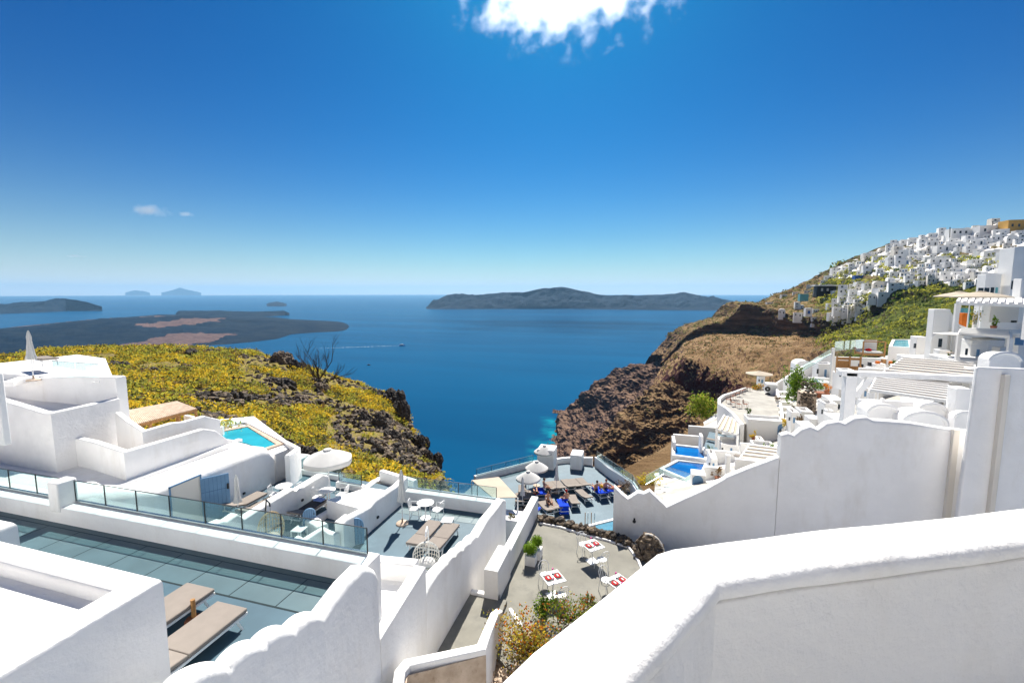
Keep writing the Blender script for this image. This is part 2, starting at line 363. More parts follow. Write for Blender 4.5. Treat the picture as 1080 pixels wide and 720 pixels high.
landmat('land_isle',(.001,.008,.026),(.006,.018,.042),(.002,.014,.034),(.014,.026,.042),(.10,.065,.065),(.15,.10,.09),s=.012,cut=.4,bump=10)  # blue of the distant air is painted into the rock and soil colours
def catmull(p0,p1,p2,p3,t):
    return .5*((2*p1)+(-p0+p2)*t+(2*p0-5*p1+4*p2-p3)*t*t+(-p0+3*p1-3*p2+p3)*t*t*t)
def loft(ctrl,nu,nv,lin=.35):
    """ctrl: rows of Vectors -> fine grid rows*nv by cols*nu"""
    rows=len(ctrl); cols=len(ctrl[0])
    def line(pts,n):
        out=[]
        for i in range(len(pts)-1):
            p0=pts[max(i-1,0)];p1=pts[i];p2=pts[i+1];p3=pts[min(i+2,len(pts)-1)]
            for k in range(n):
                t=k/n; c=catmull(p0,p1,p2,p3,t); out.append(c.lerp(p1.lerp(p2,t),lin))
        out.append(pts[-1].copy()); return out
    h=[line(r,nu) for r in ctrl]
    W=len(h[0]); colsl=[line([h[r][c] for r in range(rows)],nv) for c in range(W)]
    return [[colsl[c][r] for c in range(W)] for r in range(len(colsl[0]))]
def terrain(name,grid,matname,amps,veg=None,red=None,ridge=True,seed=0,strata=0):
    H=len(grid); W=len(grid[0]); base=grid[H//2][W//2].copy()
    out=[[None]*W for _ in range(H)]
    for r in range(H):
        for c in range(W):
            p=grid[r][c]
            a=grid[min(r+1,H-1)][c]-grid[max(r-1,0)][c]; b=grid[r][min(c+1,W-1)]-grid[r][max(c-1,0)]
            n=b.cross(a); n=n.normalized() if n.length>1e-6 else Vector((0,0,1))
            if n.z<0: n=-n
            d=0
            for (am,sc_,kind) in amps:
                q=(p+Vector((seed*17.3,seed*5.1,0)))/sc_
                if kind=='r': d+=am*(noise.ridged_multi_fractal(q,1.0,2.1,5,1.0,2.0)*.55-.6)
                elif kind=='s': d+=am*(noise.noise(Vector((q.x*.3,q.y*.3,q.z*2.4))))
                else: d+=am*noise.fractal(q,1.0,2.0,6)
            out[r][c]=p+n*d
    mb=MB()
    for r in range(H):
        for c in range(W): mb.v.append(tuple(out[r][c]))
    for r in range(H-1):
        for c in range(W-1): mb.f.append((r*W+c,r*W+c+1,(r+1)*W+c+1,(r+1)*W+c)); mb.m.append(0)
    o=mb.build(name,matname,recalc=False,smooth=0,base=tuple(base))
    me=o.data
    if sum(me.polygons[i].normal.z for i in range(0,len(me.polygons),7))<0: me.flip_normals()
    av=me.attributes.new('veg','FLOAT','POINT'); ar=me.attributes.new('red','FLOAT','POINT')
    for r in range(H):
        for c in range(W):
            i=r*W+c
            if veg: av.data[i].value=veg(out[r][c],r/(H-1),c/(W-1))
            if red: ar.data[i].value=red(out[r][c],r/(H-1),c/(W-1))
    tag(o,kind='structure'); return o,out
# ---------------------------------------------------------------- islands
def island(name,sil,dc,base,matname,seed,veg=None,amp=25,back=1.25,step=6):
    """sil: crest line pixels; base: front shore pixels v; dc: crest distance"""
    def interp(tab,x):
        for i in range(len(tab)-1):
            if tab[i][0]<=x<=tab[i+1][0]:
                t=(x-tab[i][0])/max(tab[i+1][0]-tab[i][0],1e-6); return tab[i][1]*(1-t)+tab[i+1][1]*t
        return tab[-1][1] if x>tab[-1][0] else tab[0][1]
    u0=sil[0][0];u1=sil[-1][0]; n=int((u1-u0)/step*2)+2; rows=30; g=[]
    for j in range(rows+1):
        row=[]
        for i in range(n+1):
            u=u0+(u1-u0)*i/n; vb=interp(base,u); vc=interp(sil,u)
            D=dc(u) if callable(dc) else dc; df=min(-SEA*F/(vb-308),D*.985); 
            cz=PD(u,vc,D).z
            if j<=18:
                t=j/18; d=df+(D-df)*t; h=SEA-3+(cz-SEA+3)*(t**.8 if t>0 else 0)
            else:
                t=(j-18)/(rows-18); d=D+(D-df+150)*t*back; h=cz+(SEA-8-cz)*t
            q=PD(u,308,d); hh=max(0,h-SEA); env=min(1,hh/60)
            nz=noise.fractal(Vector((q.x,q.y,0))/420+Vector((seed,0,0)),1,2,6)
            rg=noise.ridged_multi_fractal(Vector((q.x,q.y,0))/300+Vector((seed,9,0)),1,2.1,5,1,2)-1.1
            k=0.25 if abs(j-18)<2 else 1
            row.append(Vector((q.x,q.y,h+env*amp*k*(nz*.8+rg*.5))))
        g.append(row)
    o,out=terrain(name,g,matname,[],veg=veg); return o
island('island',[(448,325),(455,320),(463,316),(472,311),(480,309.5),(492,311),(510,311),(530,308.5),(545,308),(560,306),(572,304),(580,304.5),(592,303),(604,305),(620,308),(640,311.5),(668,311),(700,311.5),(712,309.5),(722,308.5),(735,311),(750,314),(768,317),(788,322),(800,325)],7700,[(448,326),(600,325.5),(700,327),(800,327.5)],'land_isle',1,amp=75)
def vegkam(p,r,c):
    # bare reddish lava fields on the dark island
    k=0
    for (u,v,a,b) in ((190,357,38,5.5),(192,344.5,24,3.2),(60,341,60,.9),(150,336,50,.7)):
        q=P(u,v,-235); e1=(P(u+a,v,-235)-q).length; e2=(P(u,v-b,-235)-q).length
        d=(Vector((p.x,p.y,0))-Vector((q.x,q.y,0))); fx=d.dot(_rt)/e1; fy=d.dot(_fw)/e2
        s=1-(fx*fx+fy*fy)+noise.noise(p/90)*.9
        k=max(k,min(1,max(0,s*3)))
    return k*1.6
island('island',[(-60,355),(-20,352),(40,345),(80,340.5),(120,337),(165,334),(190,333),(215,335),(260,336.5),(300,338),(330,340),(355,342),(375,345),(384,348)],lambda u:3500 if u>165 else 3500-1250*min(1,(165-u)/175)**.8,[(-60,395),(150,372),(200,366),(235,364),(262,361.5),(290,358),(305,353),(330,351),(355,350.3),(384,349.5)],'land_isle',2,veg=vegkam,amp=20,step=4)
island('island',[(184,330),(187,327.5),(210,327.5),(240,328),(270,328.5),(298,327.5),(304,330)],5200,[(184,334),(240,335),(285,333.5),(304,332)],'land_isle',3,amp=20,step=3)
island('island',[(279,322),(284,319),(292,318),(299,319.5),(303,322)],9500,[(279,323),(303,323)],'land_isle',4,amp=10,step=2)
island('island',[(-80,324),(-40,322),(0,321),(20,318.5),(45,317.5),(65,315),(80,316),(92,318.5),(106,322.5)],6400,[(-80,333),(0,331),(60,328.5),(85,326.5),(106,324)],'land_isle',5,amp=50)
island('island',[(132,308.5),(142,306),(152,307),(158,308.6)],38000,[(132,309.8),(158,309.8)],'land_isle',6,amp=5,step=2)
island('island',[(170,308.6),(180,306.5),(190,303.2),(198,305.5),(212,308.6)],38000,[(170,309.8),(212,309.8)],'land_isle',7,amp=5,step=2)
for o_ in [x for x in bpy.data.objects if x.name.startswith('island')]: o_['kind']='structure'
# ---------------------------------------------------------------- haze
def haze():
    m=bpy.data.materials.new('haze_air'); m.use_nodes=True; nt=m.node_tree; N=nt.nodes; N.remove(N['Principled BSDF'])
    v=N.new('ShaderNodeVolumePrincipled'); v.inputs['Color'].default_value=(.34,.66,1,1); v.inputs['Density'].default_value=HAZE; v.inputs['Anisotropy'].default_value=.2
    nt.links.new(v.outputs[0],N['Material Output'].inputs['Volume']); MAT['haze']=m
    mb=MB(); mb.box(-48000,48000,-48000,48000,SEA-2,620); o=mb.build('haze','haze',smooth=0); tag(o,'thin pale sea haze over the whole bay','haze',kind='stuff')
    o.visible_shadow=True
HAZE=2.6e-5; CLOUDS=1
haze()
# ---------------------------------------------------------------- land: left headland
def rowpts(us,vs,ds): return [PD(u,v,d) for u,v,d in zip(us,vs,ds)]
def headland():
    U=[-60,0,60,120,180,230,270,310,350,390]
    rows=[]
    def mk(vs,tail,d,dt=None):
        r=[PD(u,v,d) for u,v in zip(U,vs)]+[PD(u,v,d+i*1.5) for i,(u,v) in enumerate(tail)]
        u,v=tail[-1]; r.append(PD(u-8,v+150,d+18)); r.append(PD(u-30,v+300,d+45)); rows.append(r)
    mk([545]*10,[(425,548),(445,548),(462,548),(478,548)],21)
    mk([425,425,425,435,446,455,463,495,505,512],[(420,516),(440,518),(455,520),(472,522)],28)
    mk([400,400,400,410,425,440,452,470,482,492],[(420,499),(440,504),(455,508),(466,512)],36)
    mk([390,389,389,395,405,415,425,440,452,462],[(414,470),(432,480),(446,490),(458,502)],48)
    mk([383,381,380,382,386,392,400,412,425,436],[(408,444),(424,455),(436,466),(446,480)],60)
    mk([379,377,371.5,370.5,369,371,376,386,399,412],[(410,419),(420,428),(426,440),(430,452)],76)
    mk([392,392,386,385,384,386,390,400,412,425],[(408,434),(416,446),(421,458),(424,468)],92)
    rows.append([PD(u,520,150) for u in U]+[PD(u,560,150) for u in (405,412,416,418,410,390)])
    rows.append([PD(u,700,240) for u in U]+[PD(u,720,240) for u in (400,404,408,410,400,380)])
    g=loft(rows,11,11)
    def veg(p,r,c): return .58-.2*max(0,(c-.5)*2)
    def red(p,r,c): return 0
    H=len(g); W=len(g[0])
    return terrain('headland',g,'land_near',[(.7,9,'r'),(.45,3.2,'r'),(.3,1.3,'f')],veg=veg,seed=3)
HEAD,HG=headland()
# ---------------------------------------------------------------- land: caldera cliffs
def cliffs():
    a=[(550,506,655),(563,490,686),(575,470,770),(584,455,850),(586,447,880),(597,436,900),(607,425,905),(618,413,910),(640,396,915),(662,388,920),(690,380,930),(700,371,940),(720,358,950),(745,343,960),(765,335,980),(781,331,1000)]
    b=list(zip([562,578,592,600,608,620,632,645,665,685,705,722,740,760,775,790],[514,500,483,470,460,450,440,427,412,402,395,385,373,360,349,341],[600,640,680,720,740,760,780,790,800,800,810,820,830,840,850,860]))
    c=list(zip([575,592,607,618,628,640,650,662,680,700,720,735,750,770,785,800],[522,512,498,485,474,461,450,440,428,420,412,403,393,378,366,354],[540,570,600,625,640,655,665,672,680,685,690,700,705,715,725,735]))
    d=list(zip([600,618,632,642,652,664,676,690,705,722,740,755,770,785,800,815],[545,536,522,510,499,488,476,466,455,445,436,426,415,400,386,370],[430,450,470,490,500,510,520,525,530,535,540,550,560,570,580,590]))
    hid=[]
    for (u,v,dd) in a:
        q=PD(u-2,v,dd+110); q.z=SEA-6; hid.append(q)
    rows=[hid]+[[PD(*p) for p in r] for r in (a,b,c,d)]
    g=loft(rows,18,40,.5)
    terrain('cliff',g,'land_rib',[(15,70,'r'),(7,24,'r'),(3.4,8,'r'),(1.6,3.5,'r'),(6,26,'s'),(3,9,'s')],veg=lambda p,r,c:.12,seed=5,red=lambda p,r,c:.12)
    a=[(596,512,330),(607,500,335),(614,488,340),(619,476,350),(635,459,360),(652,443,372),(670,425,384),(688,409,396),(705,401,405),(722,395,412),(745,400,412),(775,412,400)]
    b=[(606,522,300),(618,510,306),(630,496,312),(640,482,320),(656,466,330),(673,449,340),(691,433,350),(706,427,358),(722,422,366),(742,420,366),(762,424,360),(785,430,350)]
    c=[(622,536,292),(636,522,298),(650,508,302),(664,496,308),(680,484,314),(694,474,318),(708,465,322),(722,459,326),(734,452,328),(750,448,324),(768,446,318),(790,446,310)]
    d=[(640,560,190),(655,548,196),(670,536,200),(684,526,204),(698,516,208),(710,508,212),(722,500,216),(734,492,218),(745,485,220),(760,478,218),(780,470,214),(800,466,210)]
    hid=[]
    for (u,v,dd) in a:
        q=PD(u,v,dd+60); q.z-=70; hid.append(q)
    rows=[hid]+[[PD(*p) for p in r] for r in (a,b,c,d)]
    g=loft(rows,24,34,.5)
    terrain('cliff',g,'land_far',[(7,30,'r'),(4,12,'r'),(2,5,'r'),(1.1,2.2,'r'),(3,16,'s'),(1.5,6,'s')],veg=lambda p,r,c:.25,seed=8)
cliffs()
HU=[722,735,750,765,783,810,840,870,900,940,980,1030,1090,1180]
HV=[[425,430,432,432,428,422,410,398,388,378,375,372,370,368],
[379,383,388,393,398,400,392,382,372,362,355,350,345,340],
[368,366,364,362,364,368,366,362,355,345,338,332,326,320],
[362,356,353,352,352,353,355,356,345,325,318,310,305,300],
[356,347,342,338,321,325,332,333,318,304,300,292,285,280],
[352,343,339,335,320,322,318,308,292,280,275,268,262,258],
[350,342,338,334,319,320,309,297,282,263,251,243,237,228]]
HD=[[380,370,350,330,300,280,255,235,215,195,175,160,150,140],
[400,390,372,352,322,310,290,270,250,230,215,200,190,180],
[520,500,480,460,430,400,370,350,330,310,290,270,250,240],
[692,682,672,662,632,590,520,468,410,370,340,320,300,290],
[700,690,680,670,640,600,530,480,430,390,370,350,330,310],
[740,735,730,725,700,680,660,620,570,520,480,450,420,400],
[800,800,790,780,760,750,750,740,720,690,660,620,570,500]]
def hillside():
    rows=[[PD(u,v,d) for u,v,d in zip(HU,vr,dr)] for vr,dr in zip(HV,HD)]
    for r in rows:
        q=r[0].copy(); q+= -_rt*25+_fw*30; q.z-=45; r.insert(0,q)
    rows.append([q+_fw*90+Vector((0,0,-18)) for q in rows[-1]])
    rows.append([Vector((q.x,q.y,0))+_fw*260+Vector((0,0,SEA-5)) for q in rows[-2]])
    rows.insert(0,[q-_fw*60+Vector((0,0,-30)) for q in rows[0]])
    g=loft(rows,26,20,.5)
    n=len(rows)-1
    def veg(p,r,c):
        u,v=pix(p)
        k=.28
        if u>870: k=.28+.7*min(1,(u-870)/50)
        if v<300 and u>900: k=.45
        if v<352 and u<900: k=.5
        return k
    def red(p,r,c):
        u,v=pix(p); return 1 if (u<790 and v>374) else 0
    global HSG
    o,out=terrain('hillside',g,'land_green',[(5,42,'r'),(3,14,'r'),(1.5,5,'r'),(.7,2.2,'r')],veg=veg,red=None,seed=11)
    o.data.materials.append(MAT['land_far'])
    # the brown dry slope keeps the far cliff's cover, the slope near the village is green
    av=o.data.attributes['red']
    for pl in o.data.polygons:
        q=o.data.vertices[pl.vertices[0]].co+o.location; u,v=pix(q)
        if u+noise.noise(q/25)*40<868 : pl.material_index=1
    for i,vv in enumerate(o.data.vertices):
        av.data[i].value=red(vv.co+o.location,0,0)
    HSG=out; return o,out
def pix(p):
    p=Vector(p); d=p.dot(_fw); x=p.dot(_rt); z=p.z
    f=d*math.cos(PITCH)-z*math.sin(PITCH); y=d*math.sin(PITCH)+z*math.cos(PITCH)
    if f<=0: return (-9999,-9999)
    return (540+F*x/f,360-F*y/f)
HILL,HSG=hillside()
# ---------------------------------------------------------------- whitewashed walls and terraces, left and centre
WN=['white_wall','plaster']
def W(path,th,zb,r,side,label,name='garden_wall',cat='wall',m='plaster',group=None,arc=5):
    mb=MB(); mb.wall(path,th,zb,r,side,arc=arc); o=mb.build(name,m,smooth=50); tag(o,label,cat,group); return o
def scal(pts,bump=.12,n=9):
    """cusps -> a row of rounded steps"""
    out=[]
    for i in range(len(pts)-1):
        a=Vector(pts[i]);b=Vector(pts[i+1])
        for k in range(n):
            t=k/n; q=a.lerp(b,t); q.z+=bump*math.sin(PI*t)**.65 if t>0 else 0; out.append(q)
    out.append(Vector(pts[-1])); return out
def floor(name,pts,z,m,thick=.25,kind='structure'):
    mb=MB(); mb.prism([(p[0],p[1]) for p in pts],z-thick,z); o=mb.build(name,m,smooth=0); tag(o,kind=kind); return o
def block(label,x0,x1,y0,y1,z0,z1,m='plaster',bevel=.06,name='house',cat='house',group=None):
    mb=MB(); mb.box(x0,x1,y0,y1,z0,z1); o=mb.build(name,m,smooth=40,bevel=bevel,seg=3); tag(o,label,cat,group); return o
# the parapet right in front
OUT=[P(430,800,-1.12),P(560,678.5,-1.12),P(640,618,-1.12),P(690,578.5,-1.12),P(706,573.5,-1.12),P(760,566,-1.12),P(1080,531.5,-1.12),P(1400,494,-1.12)]
th=.30
def offs(path,q):
    out=[]
    for i,p in enumerate(path):
        a=path[max(i-1,0)];b=path[min(i+1,len(path)-1)]; d=(b-a); d.z=0; d.normalize(); out.append(p+Vector((d.y,-d.x,0))*q)
    return out
def dens(path,step,amp,seed):
    out=[]
    for i in range(len(path)-1):
        n=max(1,int((path[i+1]-path[i]).length/step))
        for k in range(n):
            q=path[i].lerp(path[i+1],k/n); q.z+=amp*noise.noise(q*2.3+Vector((seed,0,0))); out.append(q)
    out.append(path[-1]); return out
mb=MB(); mb.wall(dens(OUT,.12,.008,1),th,lambda p:-1.185+.008*noise.noise(p*5),.06,-1,arc=6)
mb.wall([q+Vector((0,0,-.09)) for q in offs(OUT,.012)],th-.026,-4.5,.01,-1,arc=1)
pp0=mb; pp=mb.build('parapet_wall','plaster',smooth=60)
tag(pp,'thick white parapet with a rounded top running across the lower right foreground','parapet')
floor('terrace_floor',[(q.x,q.y) for q in OUT[1:]]+[(9,-1),(9,-5),(-3,-5),(-3,.5)],-1.95,'concrete')
# foreground roof box, lower left
BX=-6.6; BZ=-4.2
rx,ry,rz=P(171,607,BZ)
mb=MB(); mb.wall([(rx,-1,BZ),(rx,ry,BZ),(rx-7,ry+.05,BZ)],.42,-7,.12,1,arc=5)
rb=mb.build('roof_parapet','plaster',smooth=60); tag(rb,'white roof terrace block with a raised rounded rim at the lower left corner','roof')
mb=MB(); mb.box(rx-7,rx-.4,-1,ry-.4,-6.9,BZ-.28); q_=mb.build('roof','plaster',parent=rb,smooth=0)
# small rounded block at the left edge
p0=P(18,548,-6.0); mb=MB(); mb.wall([(p0.x,p0.y-2.5,-6.0),(p0.x,p0.y,-6.0),(p0.x-3,p0.y,-6.0)],1.2,-6.95,.2,1); q_=mb.build('garden_wall','plaster',smooth=60); tag(q_,'low rounded white block at the left edge of the upper blue terrace','wall')
# upper terrace
UZ=-6.95
floor('terrace_floor',[(-26,2),(-6.2,2),(-6.2,9),(-26,9)],UZ,'deck_blue')
mb=MB()
for k in range(14):
    x1=-6.35-k*1.32; 
    mb.box(x1-1.29,x1,7.62,8.62,UZ+.001,UZ+.008)
mb.box(-26,-6.3,8.65,8.98,UZ+.001,UZ+.006)
o=mb.build('tile_band','tile_teal',smooth=0); tag(o,kind='structure')
mb=MB(); mb.box(-26,-6.3,7.58,8.64,UZ+.0005,UZ+.004); o=mb.build('tile_joint','joint',smooth=0); tag(o,kind='structure')
# low wall with the glass rail
mb=MB(); mb.wall([(-27,8.82,-6.45),(-6.1,8.82,-6.45)],.55,-11,.04,1,arc=3); gw=mb.build('garden_wall','plaster',smooth=50); tag(gw,'long low white wall under the glass railing of the upper blue terrace','wall')
def glass_rail(name_label,pts,h,pw,zoff=0,posts=True,group=None,railm='chrome'):
    root=empty('glass_railing',pts[0]); tag(root,name_label,'railing',group)
    for i in range(len(pts)-1):
        a=Vector(pts[i]);b=Vector(pts[i+1]); n=max(1,round((b-a).length/pw)); d=(b-a)/n
        for k in range(n):
            s=a+d*k+d*.012; e=a+d*(k+1)-d*.012
            nrm=Vector((-d.y,d.x,0)).normalized()*.012
            mb=MB(); mb.add([s,e,e+nrm,s+nrm,s+Vector((0,0,h)),e+Vector((0,0,h)),e+nrm+Vector((0,0,h)),s+nrm+Vector((0,0,h))],[(0,1,5,4),(1,2,6,5),(2,3,7,6),(3,0,4,7),(4,5,6,7),(3,2,1,0)]); mb.build('glass_pane','glass',parent=root,smooth=0)
        mb=MB(); mb.bar(a+Vector((0,0,.02)),b+Vector((0,0,.02)),.07,.06); mb.build('bottom_rail','chrome' if railm=='chrome' else railm,parent=root,smooth=0)
        mb=MB(); mb.bar(a+Vector((0,0,h+.008)),b+Vector((0,0,h+.008)),.022,.016); mb.build('top_rail','black_metal',parent=root,smooth=0)
        if posts:
            for k in range(n+1):
                q=a+d*k; mb=MB(); mb.box(q.x-.012,q.x+.012,q.y-.02,q.y+.006,q.z,q.z+h); mb.build('post','black_metal',parent=root,smooth=0)
    return root
px1=P(53,545,-6.4)
glass_rail('long glass railing from the white pillar to the scalloped wall',[(-16.65,9.22,-6.42),(-6.35,9.22,-6.42)],.66,1.28)
glass_rail('short end of the glass railing, left of the white pillar',[(-25,9.22,-6.42),(-17.1,9.22,-6.42)],.66,1.28)
mb=MB(); mb.box(-17.1,-16.65,8.78,9.3,-6.6,-5.68); o=mb.build('pillar','plaster',bevel=.05,seg=3); tag(o,'square white pillar dividing the glass railing on the upper terrace','pillar')
mb=MB(); mb.box(-27,-6.25,9.35,9.38,-11,-6.6); o=mb.build('terrace_edge','plaster',smooth=0); tag(o,kind='structure')
# main scalloped wall (one long wall, stepping down)
XW=-5.8
c1=[PX(*p,XW) for p in [(150,752),(190,727),(245,703),(281,679),(313,664),(342.5,649)]]
top1=scal(c1,.13)+[PX(352,636,XW),PX(368,614,XW),PX(384,597.5,XW),PX(390,597,XW),PX(396,600,XW),PX(398.5,606,XW)]
mb=MB(); mb.wall(top1,.42,-11.4,.16,1,arc=5)
p0=PX(399,606,XW)
w1=mb.build('scalloped_wall','plaster',smooth=60); tag(w1,'tall white wall with big rounded steps on top beside the upper sun loungers','wall')
top2=[PX(399.5,676,XW),PX(403,671,XW),PX(449,597.5,XW)]; top2[0].y=p0.y+.01
W(top2,.36,-11.4,.03,1,'white roof edge dipping between the two scalloped walls')
c3=[PX(*p,XW) for p in [(453,619),(473,593),(481,585.5),(489,579),(496.7,572),(504.4,565)]]
top3=[PX(450,628,XW)]+scal(c3,.09)+[PX(515,547,XW),PX(524,536,XW),PX(531,526,XW),PX(533.5,527,XW)]
top3[0].y=top2[-1].y+.01
W(top3,.40,-13.5,.10,1,'tall white wall with many small rounded steps beside the middle terrace','scalloped_wall')
# roof patch between the walls
RZ=-8.42
floor('roof_floor',[(-10.2,9.38),(-6.1,9.38),(-6.1,11.3),(-10.2,11.3)],RZ,'plaster',thick=2.5)
yb=top2[-1].y
W([(-6.16,yb-.02,-7.88),(-8.9,yb-.35,-7.88),(-9.75,yb-1.0,-7.88),(-10.3,yb-1.85,-7.88)],.36,-10,.05,-1,'low white rim round the small sunken roof in front of the middle terrace')
mb=MB(); mb.box(-9.0,-8.75,10.78,10.85,-8.28,-8.14); o=mb.build('wall_lamp','black_metal',smooth=0,bevel=.01); tag(o,'tiny black lamp in the rim of the small sunken roof','lamp')
# cell floors
TZ=-10.0
floor('terrace_floor',[(-18.3,9.4),(-6.2,9.4),(-6.2,18.6),(-9.8,19.9),(-18.3,20.6)],TZ,'deck_blue')
mb=MB(); 
for k in range(6): mb.box(-10.5+k*.72,-9.82+k*.72,17.6,18.3,TZ+.001,TZ+.008)
o=mb.build('tile_band','tile_teal',smooth=0); tag(o,kind='structure')
# dividing walls of the private terraces
def PXs(lst,x): return [PX(u,v,x) for u,v in lst]
a=PXs([(189,563),(205.5,554.5),(213,560),(222,554),(235.5,548.5),(240,549),(251,541.5),(258,546.5),(285,529.5),(309,515),(313,517.5),(328,508),(341,500),(346,501),(348.5,506)],-14.9)
W(a,.42,-10,.10,1,'white stepped wall left of the egg chair, dividing two small terraces')
b=PXs([(336.7,546),(345,541),(371,525),(375,525),(398,506),(403,508),(405,514)],-13.25)
W(b,.34,-10,.10,1,'low white wall between the open parasol terrace and the middle block')
c=PXs([(362,552),(366,547),(386.7,536),(391,534),(396.7,527),(420,511.5),(430,502)],-10.72)
W(c,.34,-10,.12,1,'white wall with rounded top along the left side of the middle terrace')
yb0=b[0].y; ye=b[-1].y
mb=MB(); mb.add([(-13.26,yb0+.5,-10),(-11.05,yb0+.15,-10),(-11.05,19.4,-10),(-13.26,19.4,-10),(-13.26,yb0+.5,-9.15),(-11.05,yb0+.15,-9.15),(-11.05,19.4,-9.9),(-13.26,19.4,-9.9)],[(0,1,5,4),(1,2,6,5),(2,3,7,6),(3,0,4,7),(4,5,6,7)])
o=mb.build('store_house','plaster',smooth=0,bevel=.04); tag(o,'low white block with a sloping roof between the two blue arched gates','house')
W([P(276,590,-9.2),P(287,583,-9.05),P(300,574,-8.9),P(304,577,-9.05),P(316,567,-8.9),P(322,570,-9.05),P(340,558.5,-8.95),P(345,563,-9.1),P(352,565,-9.1)],.30,-10,.08,1,'small zigzag white wall right of the egg chair')
W([(-13.3,15.0,-9.45),(-12.4,14.6,-9.45)],.5,-10,.08,1,'small white step block below the smaller blue gate')
# arched blue gates
def gate(label,a,b,h,th=.06):
    a=Vector(a);b=Vector(b); root=empty('arched_gate',a); tag(root,label,'gate')
    d=b-a; w=d.length; d.normalize(); n=Vector((-d.y,d.x,0))*th; pts=[(0,0),(w,0)]
    hs=h-w/2
    for k in range(0,13):
        t=PI*k/12; pts.append((w/2+w/2*math.cos(t),hs+w/2*math.sin(t)))
    mb=MB(); f=[a+d*x+Vector((0,0,z)) for x,z in pts]; k=len(f)
    mb.add(f+[q+n for q in f],[tuple(range(k)),tuple(range(k,2*k))[::-1]]+[(i,(i+1)%k,(i+1)%k+k,i+k) for i in range(k)])
    mb.build('door_panel','blue_door',parent=root,smooth=30)
    mb=MB()
    for j in range(1,6):
        q=a+d*(w*j/6)-n*.06; hh=hs+math.sqrt(max(0,(w/2)**2-(w*j/6-w/2)**2))-.04
        mb.box(q.x-.006,q.x+.006,q.y-.006,q.y+.006,q.z+.03,q.z+hh)
    mb.build('board_joint','blue_joint',parent=root,smooth=0)
    mb=MB(); q=a+d*w*.85-n*.5+Vector((0,0,hs)); mb.ball(q,.03,sub=1); mb.build('handle','black_metal',parent=root)
    return root
g1=gate('wide blue arched gate at the left end of the middle terrace',P(364.5,577,TZ),P(384.5,572.5,TZ),1.12)
g2=gate('smaller blue arched gate near the egg chair terrace',P(320,561,TZ+.0),P(334,558,TZ+.0),.98)
mb=MB(); mb.box(-11.35,-11.08,g1.location.y-.15,g1.location.y+.5,TZ,-8.9); o=mb.build('pillar','plaster',bevel=.04); tag(o,'white gate pillar beside the wide blue arched gate','pillar')
# back rims of the terraces
zt=PY(428,518,18.6).z
W([(-10.7,18.6,-9.45),(-6.1,18.6,-9.45)],.62,-13,.05,1,'white back rim of the middle terrace under its glass')
glass_rail('glass railing along the sea side of the middle terrace',[(-10.9,19.05,-9.45),(-6.2,19.05,-9.45)],.55,.95)
W([(-18.2,20.1,-9.75),(-15.3,19.9,-9.75)],.3,-13,.05,1,'low white back rim of the terrace with the closed parasol')
glass_rail('glass railing behind the terrace with the closed parasol',[(-18.2,20.3,-9.75),(-15.3,20.1,-9.75)],.75,1.3)
W([(-14.9,19.1,-9.7),(-13.3,19.0,-9.7)],.3,-13,.05,1,'low white back rim of the open parasol terrace')
W([(-13.3,20.6,-9.5),(-10.9,19.9,-9.5)],.3,-13,.05,1,'pale rim wall below the headland, left of the middle terrace')
glass_rail('glass railing behind the open parasol terrace',[(-14.8,19.25,-9.7),(-13.4,19.15,-9.7)],.5,1.2)
# ---- building D with the blue door
mb=MB()
Dp=[(-33,9.6,-7.0),(-28,9.75,-7.0),(-22,9.85,-7.12),(-20,10.0,-7.15),(-18.9,10.5,-7.15),(-18.4,11.4,-7.35),(-18.3,12.6,-7.7),(-18.3,16,-7.78),(-18.3,17.9,-7.82),(-18.33,18.4,-7.95),(-18.36,18.75,-8.4)]
mb.wall(Dp,1.75,-10.1,.42,1,arc=7); D=mb.build('white_house','plaster',smooth=60); tag(D,'long white house with a rounded roof edge and a blue plank door','house')
def doorD():
    d0=PX(193,510,-18.28); d1=PX(212,501,-18.28); y0=PX(193,512,-18.28).y; y1=PX(212,547,-18.28).y
    zt=PX(212,501,-18.28).z
    y1=14.55; y0=13.25
    mb=MB(); mb.box(-18.5,-18.29,y0,y1,-10,zt); f=mb.build('doorway','plaster_cream',parent=D,smooth=0)
    mb=MB()
    for (a,b_,c_,d_) in ((y0-.05,y0,-10,zt+.05),(y1,y1+.05,-10,zt+.05),(y0-.05,y1+.05,zt,zt+.06)): mb.box(-18.3,-18.25,a,b_,c_,d_)
    mb.build('door_frame','blue_door',parent=D,smooth=0)
    # the open leaf, swung outwards
    A=Vector((-18.22,14.5,-10)); B=Vector((-17.62,15.38,-10)); dd=(B-A); n=Vector((-dd.y,dd.x,0)).normalized()*.05
    mb=MB(); H=1.95
    mb.add([A,B,B+n,A+n]+[q+Vector((0,0,H)) for q in (A,B,B+n,A+n)],[(0,1,5,4),(1,2,6,5),(2,3,7,6),(3,0,4,7),(4,5,6,7)])
    lf=mb.build('door','blue_door',parent=D,smooth=0)
    mb=MB()
    for k in range(1,7):
        q=A+dd*k/7-n*.02; mb.box(q.x-.003,q.x+.003,q.y-.003,q.y+.003,-9.97,-10+H-.03)
    q=A-n*.1; e=B-n*.1; mb.bar(q+Vector((0,0,1.3)),e+Vector((0,0,1.3)),.008,.014)
    mb.build('board_joint','blue_joint',parent=lf,smooth=0)
    mb=MB(); q=A+dd*.94-n*.5; mb.box(q.x-.03,q.x+.03,q.y-.03,q.y+.03,-8.75,-8.5); mb.build('handle','black_metal',parent=lf,smooth=0)
doorD()
floor('roof_floor',[(-34,11),(-19.8,11),(-19.8,17.5),(-24,17.5),(-24,15.5),(-34,15.5)],-7.62,'plaster',thick=2.4)
